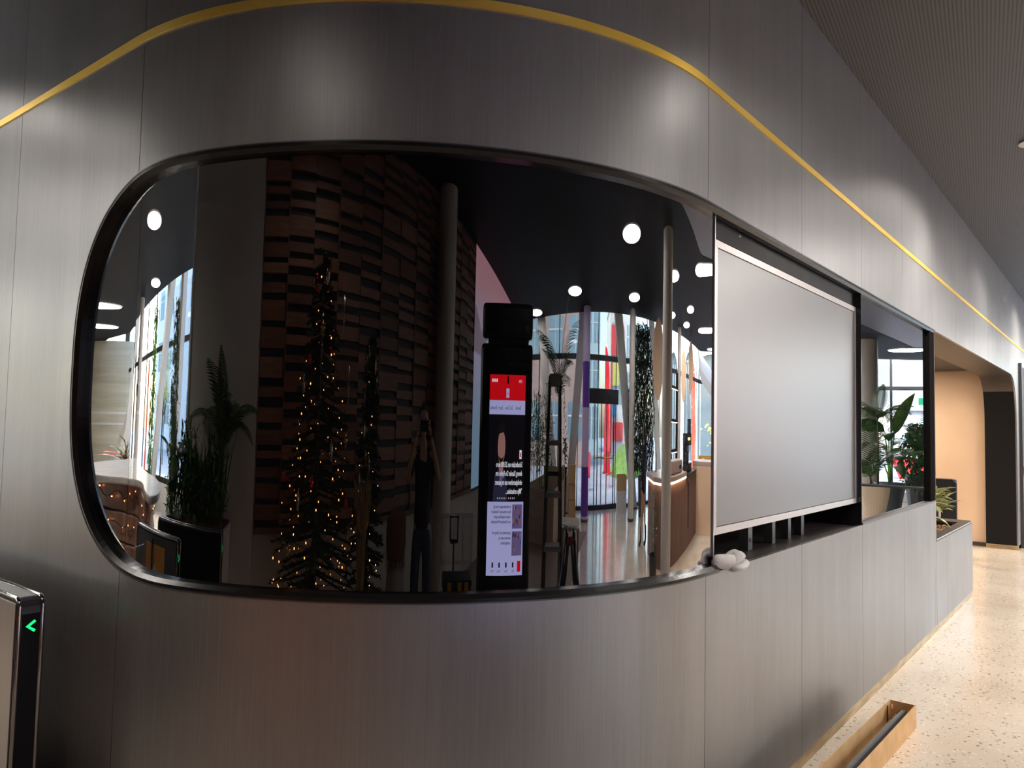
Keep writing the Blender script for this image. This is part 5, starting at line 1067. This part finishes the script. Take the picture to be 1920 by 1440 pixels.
mb = MB(); mb.lathe([(.13, 0), (.13, .015), (.03, .05), (.012, .06), (.012, .95), (.001, .95)], n=16); put(mb.done('pole', M_BLACK), ls); mb = MB(); mb.box(-.12, -.02, .9, .12, .02, .98); put(mb.done('top_plate', M_BLACK), ls)
for i, (x, y) in enumerate(((15.6, -4.1), (16.8, -5.0))):
    c = empty('yellow_chair', (x, y, 0), ('nearer', 'farther')[i] + ' yellow upholstered chair beyond the bar', 'chair', 'yellow chairs beyond the bar', rz=rad(200 + 30 * i)); m_ = mat('yellow_cloth', (.50, .28, .05), .8) if 'yellow_cloth' not in MATS else MATS['yellow_cloth']
    mb = MB(); mb.box(-.32, -.3, .40, .32, .3, .54); put(mb.done('seat', m_, bevel=.04), c); mb = MB(); mb.box(-.32, .24, .54, .32, .36, 1.05); put(mb.done('backrest', m_, bevel=.04), c)
    for sx in (-.27, .27):
        for sy in (-.25, .28): mb = MB(); mb.tube([(sx, sy, 0), (sx, sy, .40)], .015, 6); put(mb.done('leg', M_BLACK), c)
for i, (x, y, z, r_) in enumerate(((9.8, -7.4, 2.9, .55), (13.6, -6.6, 2.75, .40), (15.6, -6.5, 3.05, .45))):
    d = empty('pendant_disc', (x, y, z), ('large cream pendant disc hung left of the thick column', 'cream pendant disc hung beside the red banner', 'small cream pendant disc hung by the arched window')[i], 'pendant', 'cream pendant discs', rz=rad(30))
    mb = MB(); mb.lathe([(.001, -.02), (r_, -.02), (r_ + .01, 0), (r_, .02), (.001, .02)], n=32); o = put(mb.done('disc', M_TAN), d); o.rotation_euler = (pi / 2, 0, 0); o.scale = (1, 1.35, 1)
    mb = MB(); mb.tube([(0, 0, r_ * 1.35), (0, 0, ZC - z)], .006, 5); put(mb.done('cord', M_BLACK), d)
# shelf behind the bar
sf = empty('bar_shelf', (10.4, -5.6, 0), 'open black shelf with lit boards behind the bar', 'shelf')
for x in (-.5, .5): mb = MB(); mb.box(x - .02, -.15, 0, x + .02, .15, 2.6); put(mb.done('upright', M_BLACK), sf)
for z in (1.25, 1.75, 2.3): mb = MB(); mb.box(-.48, -.15, z, .48, .15, z + .05); put(mb.done('board', M_BLACK), sf); mb = MB(); mb.box(-.46, .10, z - .012, .46, .13, z - .001); put(mb.done('light_strip', M_LEDS), sf)

# ------------------------------------------------------------------ far right: pots seen in the flat glass
def big_pot(loc, r, h, label, m_):
    p = empty('plant_pot', loc, label, 'pot'); mb = MB(); mb.lathe([(r * .62, 0), (r * .72, h * .15), (r * .96, h * .75), (r, h * .97), (r * .97, h), (r * .90, h), (r * .88, h * .90), (.001, h * .90)], n=28); put(mb.done('pot', m_, smooth=False), p)
    mb = MB(); mb.lathe([(.001, h * .90), (r * .87, h * .90), (r * .80, h * .92), (.001, h * .93)], n=24); put(mb.done('soil', MATS['soil']), p); return p
M_CREAMPOT = mat('cream_pot', (.66, .54, .41), .5)
big_pot((16.3, -1.34, 0), .30, .64, 'round cream pot at the foot of the far column, holding a palm', M_CREAMPOT)
palm((16.25, -1.38, .60), .18, 14, 1.15, 'feathery palm growing in the cream pot at the far end', 14, 'palms at the far end')
palm((16.40, -1.28, .60), 1.3, 8, .95, 'taller thin stemmed palm in the cream pot at the far end', 15, 'palms at the far end', trunk=.022)
big_pot((17.7, -1.36, 0), .30, .62, 'dark blue grey pot behind the cream pot', mat('blue_grey_pot', (.07, .09, .11), .4))
bop = empty('banana_plant', (17.7, -1.36, .58), 'broad leaved banana plant with one tall bright leaf at the far end', 'plant'); rnd = random.Random(6)
for k, (a, L, wd, rise, droop, z, m_) in enumerate(((1.15, .95, .34, 1.25, .25, 1.05, M_LEAFL), (-2.3, .85, .38, .45, .9, 1.1, M_LEAF), (.5, .9, .3, .5, 1.3, .8, M_LEAF), (2.4, .9, .3, .6, 1.4, .6, M_LEAFL), (-.9, 1.0, .32, .6, 1.6, .7, M_LEAF), (1.9, .9, .3, .3, 1.3, .5, M_LEAF), (-1.5, .9, .32, .4, 1.5, .4, M_LEAF), (.1, .9, .3, .2, 1.2, .35, M_LEAF), (3.0, .8, .3, .7, 1.4, .9, M_LEAF))):
    mb = MB(); blade(mb, (cos(a) * .10, sin(a) * .10, z), a, L, wd, rise, droop, .12, seg=9, roll=(1.15 if k == 0 else -.9 if k == 1 else 0)); put(mb.done('leaf', m_, smooth=True), bop)
    mb = MB(); mb.tube([(0, 0, 0), (cos(a) * .03, sin(a) * .03, z * .5), (cos(a) * .10, sin(a) * .10, z)], [.02, .016, .012], 6); put(mb.done('stalk', M_LEAFL, smooth=True), bop)
foliage_column((19.2, -1.05, 0), .75, 1.9, 700, 'bushy dark green plant with big leaves before the far glazing', 9, 'bushy_plant', M_LEAF)
palm((18.6, -.75, 0), 1.1, 10, 1.2, 'low palm with drooping fronds nearest the mullion', 18, 'palms at the far end')
bt2 = empty('black_bench', (14.2, -1.25, 0), 'thin topped black bench table in front of the cream pot', 'table')
mb = MB(); mb.box(-.14, -.75, .735, .14, 1.75, .765); put(mb.done('top', M_BLACK), bt2)
for y in (-.70, 1.70): mb = MB(); mb.box(-.12, y - .02, 0, .12, y + .02, .735); put(mb.done('leg', M_BLACK), bt2)
pb = empty('white_plinth', (20.9, -2.0, 0), 'long low white plinth before the far glazing', 'plinth'); mb = MB(); mb.box(-.3, -1.4, 0, .3, 1.8, .24); put(mb.done('block', M_WHITE, bevel=.01), pb)
ex = empty('exit_sign', (24.9, -1.95, 2.5), 'small green exit sign hung by the far glazing', 'sign', rz=rad(-80)); mb = MB(); mb.box(-.22, -.02, 0, .22, .02, .2); put(mb.done('case', mat('exit_green', (.02, .35, .15), .4, emit=(.02, .5, .2), es=1.2)), ex); mb = MB(); mb.box(-.1, .021, .05, .02, .024, .15); put(mb.done('running_mark', M_WHITE), ex)
mb = MB(); mb.tube([(0, 0, .2), (0, 0, ZC - 2.5)], .01, 6); put(mb.done('rod', M_BLACK), ex)

# ------------------------------------------------------------------ left: wavy bar, planter, gates, vines
wb = empty('wavy_bar', (-1.1, 6.6, 0), 'wavy stacked wooden bar with pale stone top at the left end', 'counter')
OUT = [(-.36, 4.60), (-.80, 4.66), (-1.66, 5.67), (-1.90, 6.9), (-2.45, 8.3), (-2.95, 9.4), (-2.3, 9.85), (-1.45, 9.4), (-.75, 8.0), (-.50, 7.1), (-.56, 6.6), (-.95, 6.2), (-.95, 5.75), (-.55, 5.1)]
def smooth_poly(P, k=3):
    for _ in range(k):
        Q = []
        for i in range(len(P)):
            a, b = Vector(P[i]), Vector(P[(i + 1) % len(P)]); Q += [tuple(a * .75 + b * .25), tuple(a * .25 + b * .75)]
        P = Q
    return P
OUT = [(x + 1.1, y - 6.6) for x, y in smooth_poly(OUT)]
cx_, cy_ = sum(p[0] for p in OUT) / len(OUT), sum(p[1] for p in OUT) / len(OUT)
def inset(k, dx=0): return [(cx_ + (x - cx_) * k + dx, cy_ + (y - cy_) * k) for x, y in OUT]
mb = MB(); mb.prism(inset(1.02), 1.05, 1.11); put(mb.done('stone_top', noise_col(mat('pale_stone_top', (.58, .54, .50), .3), (.50, .46, .43), (.66, .62, .58), (5, 5, 5)), bevel=.015), wb)
M_BWOOD = noise_col(mat('brown_bar_wood', (.24, .13, .09), .45), (.19, .10, .07), (.30, .17, .12), (8, 8, 1.5))
for z0, z1, k in ((.0, .28, 1.0), (.285, .55, .95), (.555, .80, .90), (.805, 1.05, .86)): mb = MB(); mb.prism(inset(k), z0, z1); put(mb.done('tier', M_BWOOD, bevel=.012), wb)
lt = empty('bar_fairy_lights', (-1.1, 6.6, 0), 'thin string of warm fairy lights hung along the wavy bar', 'lights'); rnd = random.Random(17); pr = None
for (z, k) in ((.95, .88), (.70, .92), (.42, .97), (.16, 1.02)):
    pts = [(x, y, z + .03 * sin(i * .9)) for i, (x, y) in enumerate(inset(k + .012))]; pts = pts[60:] + pts[:20] if len(pts) > 80 else pts
    mb = MB(); mb.tube(pts, .006, 4); put(mb.done('wire', M_BLACK), lt)
    for i in range(0, len(pts), 5):
        if pr is None: mb = MB(); mb.sphere((0, 0, 0), .0065, 6, 4); pr = put(mb.done('bulb', M_BULB, smooth=True), lt); o = pr
        else: o = pr.copy(); COL.objects.link(o)
        o.location = Vector(pts[i]) + Vector((rnd.uniform(-.02, .02), rnd.uniform(-.02, .02), rnd.uniform(-.03, .03)))
wp = empty('white_planter', (-1.14, 4.0, 0), 'white trough planter beside the speed gates, full of dark plants', 'planter')
mb = MB(); mb.box(-.27, -.92, 0, .20, .62, .93); put(mb.done('trough', M_WHITE, bevel=.01), wp); mb = MB(); mb.box(-.24, -.89, .93, .17, .59, .95); put(mb.done('soil', MATS['soil']), wp)
rnd = random.Random(21)
for i, (y, h, n) in enumerate(((-.72, .75, 16), (-.42, .62, 16), (-.12, .70, 16), (.18, .55, 14), (.46, .75, 14))):
    s = empty('sword_plant', (-1.12, 4.0 + y, .95), ('first', 'second', 'third', 'fourth', 'fifth')[i] + ' clump of upright sword leaves in the white trough, counted from the pier end', 'plant', 'sword plants in the white trough')
    for k in range(n): mb = MB(); blade(mb, (rnd.uniform(-.06, .06), rnd.uniform(-.12, .12), 0), rnd.uniform(0, 6.28), h * rnd.uniform(.6, 1.1), .055, rnd.uniform(1.1, 1.5), rnd.uniform(.0, .7), seg=4); put(mb.done('leaf', M_LEAF, smooth=True), s)
palm((-1.10, 3.2, .95), .45, 11, .85, 'small palm rising over the sword plants at the pier end of the trough', 22)
palm((-1.1, 4.5, .95), .30, 8, .6, 'small palm at the bar end of the white trough', 23)
sh_ = empty('leafy_shrub', (-1.1, 3.85, .952), 'dense dark leafy shrub filling the white trough', 'plant'); rnd = random.Random(33); mb = MB()
for k in range(700):
    y = rnd.uniform(-.72, .70); z = rnd.uniform(.0, .62) * (.75 + .25 * sin(y * 7)); blade(mb, (rnd.uniform(-.12, .2), y, z), rnd.uniform(0, 6.28), rnd.uniform(.10, .20), .05, rnd.uniform(-.2, 1.3), .7, seg=2)
o = put(mb.done('leaves', M_LEAF), sh_); o['kind'] = 'stuff'
mb = MB()
for k in range(9): mb.tube([(.03, -.64 + .16 * k, 0), (rnd.uniform(-.05, .1), -.64 + .16 * k, .5)], .008, 5)
put(mb.done('stems', M_STEM), sh_)
mb = MB(); mb.box(-1.499, 4.341, 0, -1.40, 4.38, ZC); tag(mb.done('trim_5', M_WHITE), 'white corner trim at the end of the pier', kind='structure')
gate((.05, 3.36, 0), 'grey speed gate with an orange arrow sticker, middle of the three', 1.1, True, M_GREYDARK)
gate((-.50, 2.92, 0), 'black speed gate with green arrow next to the white trough', 1.45, side=M_GATEEND)
fl = empty('flap_panel', (.08, 3.9, .1), 'clear glass flap of the middle speed gate', 'gate flap'); mb = MB(); mb.box(.02, -.006, 0, .5, .006, .85); put(mb.done('glass', M_CLEAR), fl); mb = MB(); mb.tube([(.02, 0, -.1), (.02, 0, .86)], .02, 8); put(mb.done('post', M_BLACK), fl)
foliage_column((-6.5, 12.3, .0), .35, 3.7, 900, 'strand of hanging green vines beside the grey pipe column', 24, 'hanging_vines', M_LEAFL, pot=False)
foliage_column((-6.2, 9.0, .0), .40, 3.5, 900, 'dark hanging vines next to the white pier', 25, 'hanging_vines', M_LEAF, pot=False)
rb = empty('roll_banner', (-6.6, 13.4, 0), 'narrow orange and red banner hanging by the grey pipe column', 'banner'); mb = MB(); mb.box(-.02, -.10, .6, .02, .10, 2.75); put(mb.done('cloth', MATS['orange_red_cloth']), rb); mb = MB(); mb.box(-.1, -.16, 0, .1, .16, .05); put(mb.done('foot', M_GREYDARK), rb); mb = MB(); mb.tube([(-.03, 0, .05), (-.03, 0, 2.8)], .01, 6); put(mb.done('pole', M_SILVER), rb)
fw = empty('flower_pot', (-4.9, 15.6, .0), 'terracotta pot with red flowering plant near the grey pipe column', 'plant'); mb = MB(); mb.lathe([(.2, 0), (.28, .75), (.26, .75), (.001, .70)], n=18); put(mb.done('pot', mat('terracotta', (.45, .16, .08), .7)), fw); rnd = random.Random(8)
for k in range(26): mb = MB(); blade(mb, (rnd.gauss(0, .06), rnd.gauss(0, .06), .72), rnd.uniform(0, 6.28), rnd.uniform(.4, .8), .10, rnd.uniform(.5, 1.4), .9, seg=4); put(mb.done('leaf' if k % 3 else 'petal', M_LEAF if k % 3 else M_REDB, smooth=True), fw)

# ------------------------------------------------------------------ lettering becomes plain mesh
bpy.context.view_layer.update(); dg = bpy.context.evaluated_depsgraph_get()
for o in [x for x in SC.objects if x.type == 'FONT']:
    me = bpy.data.meshes.new_from_object(o.evaluated_get(dg)); n = bpy.data.objects.new('lettering', me); COL.objects.link(n)
    n.parent = o.parent; n.matrix_local = o.matrix_local.copy(); 
    if not me.materials: me.materials.append(o.data.materials[0])
    bpy.data.objects.remove(o)
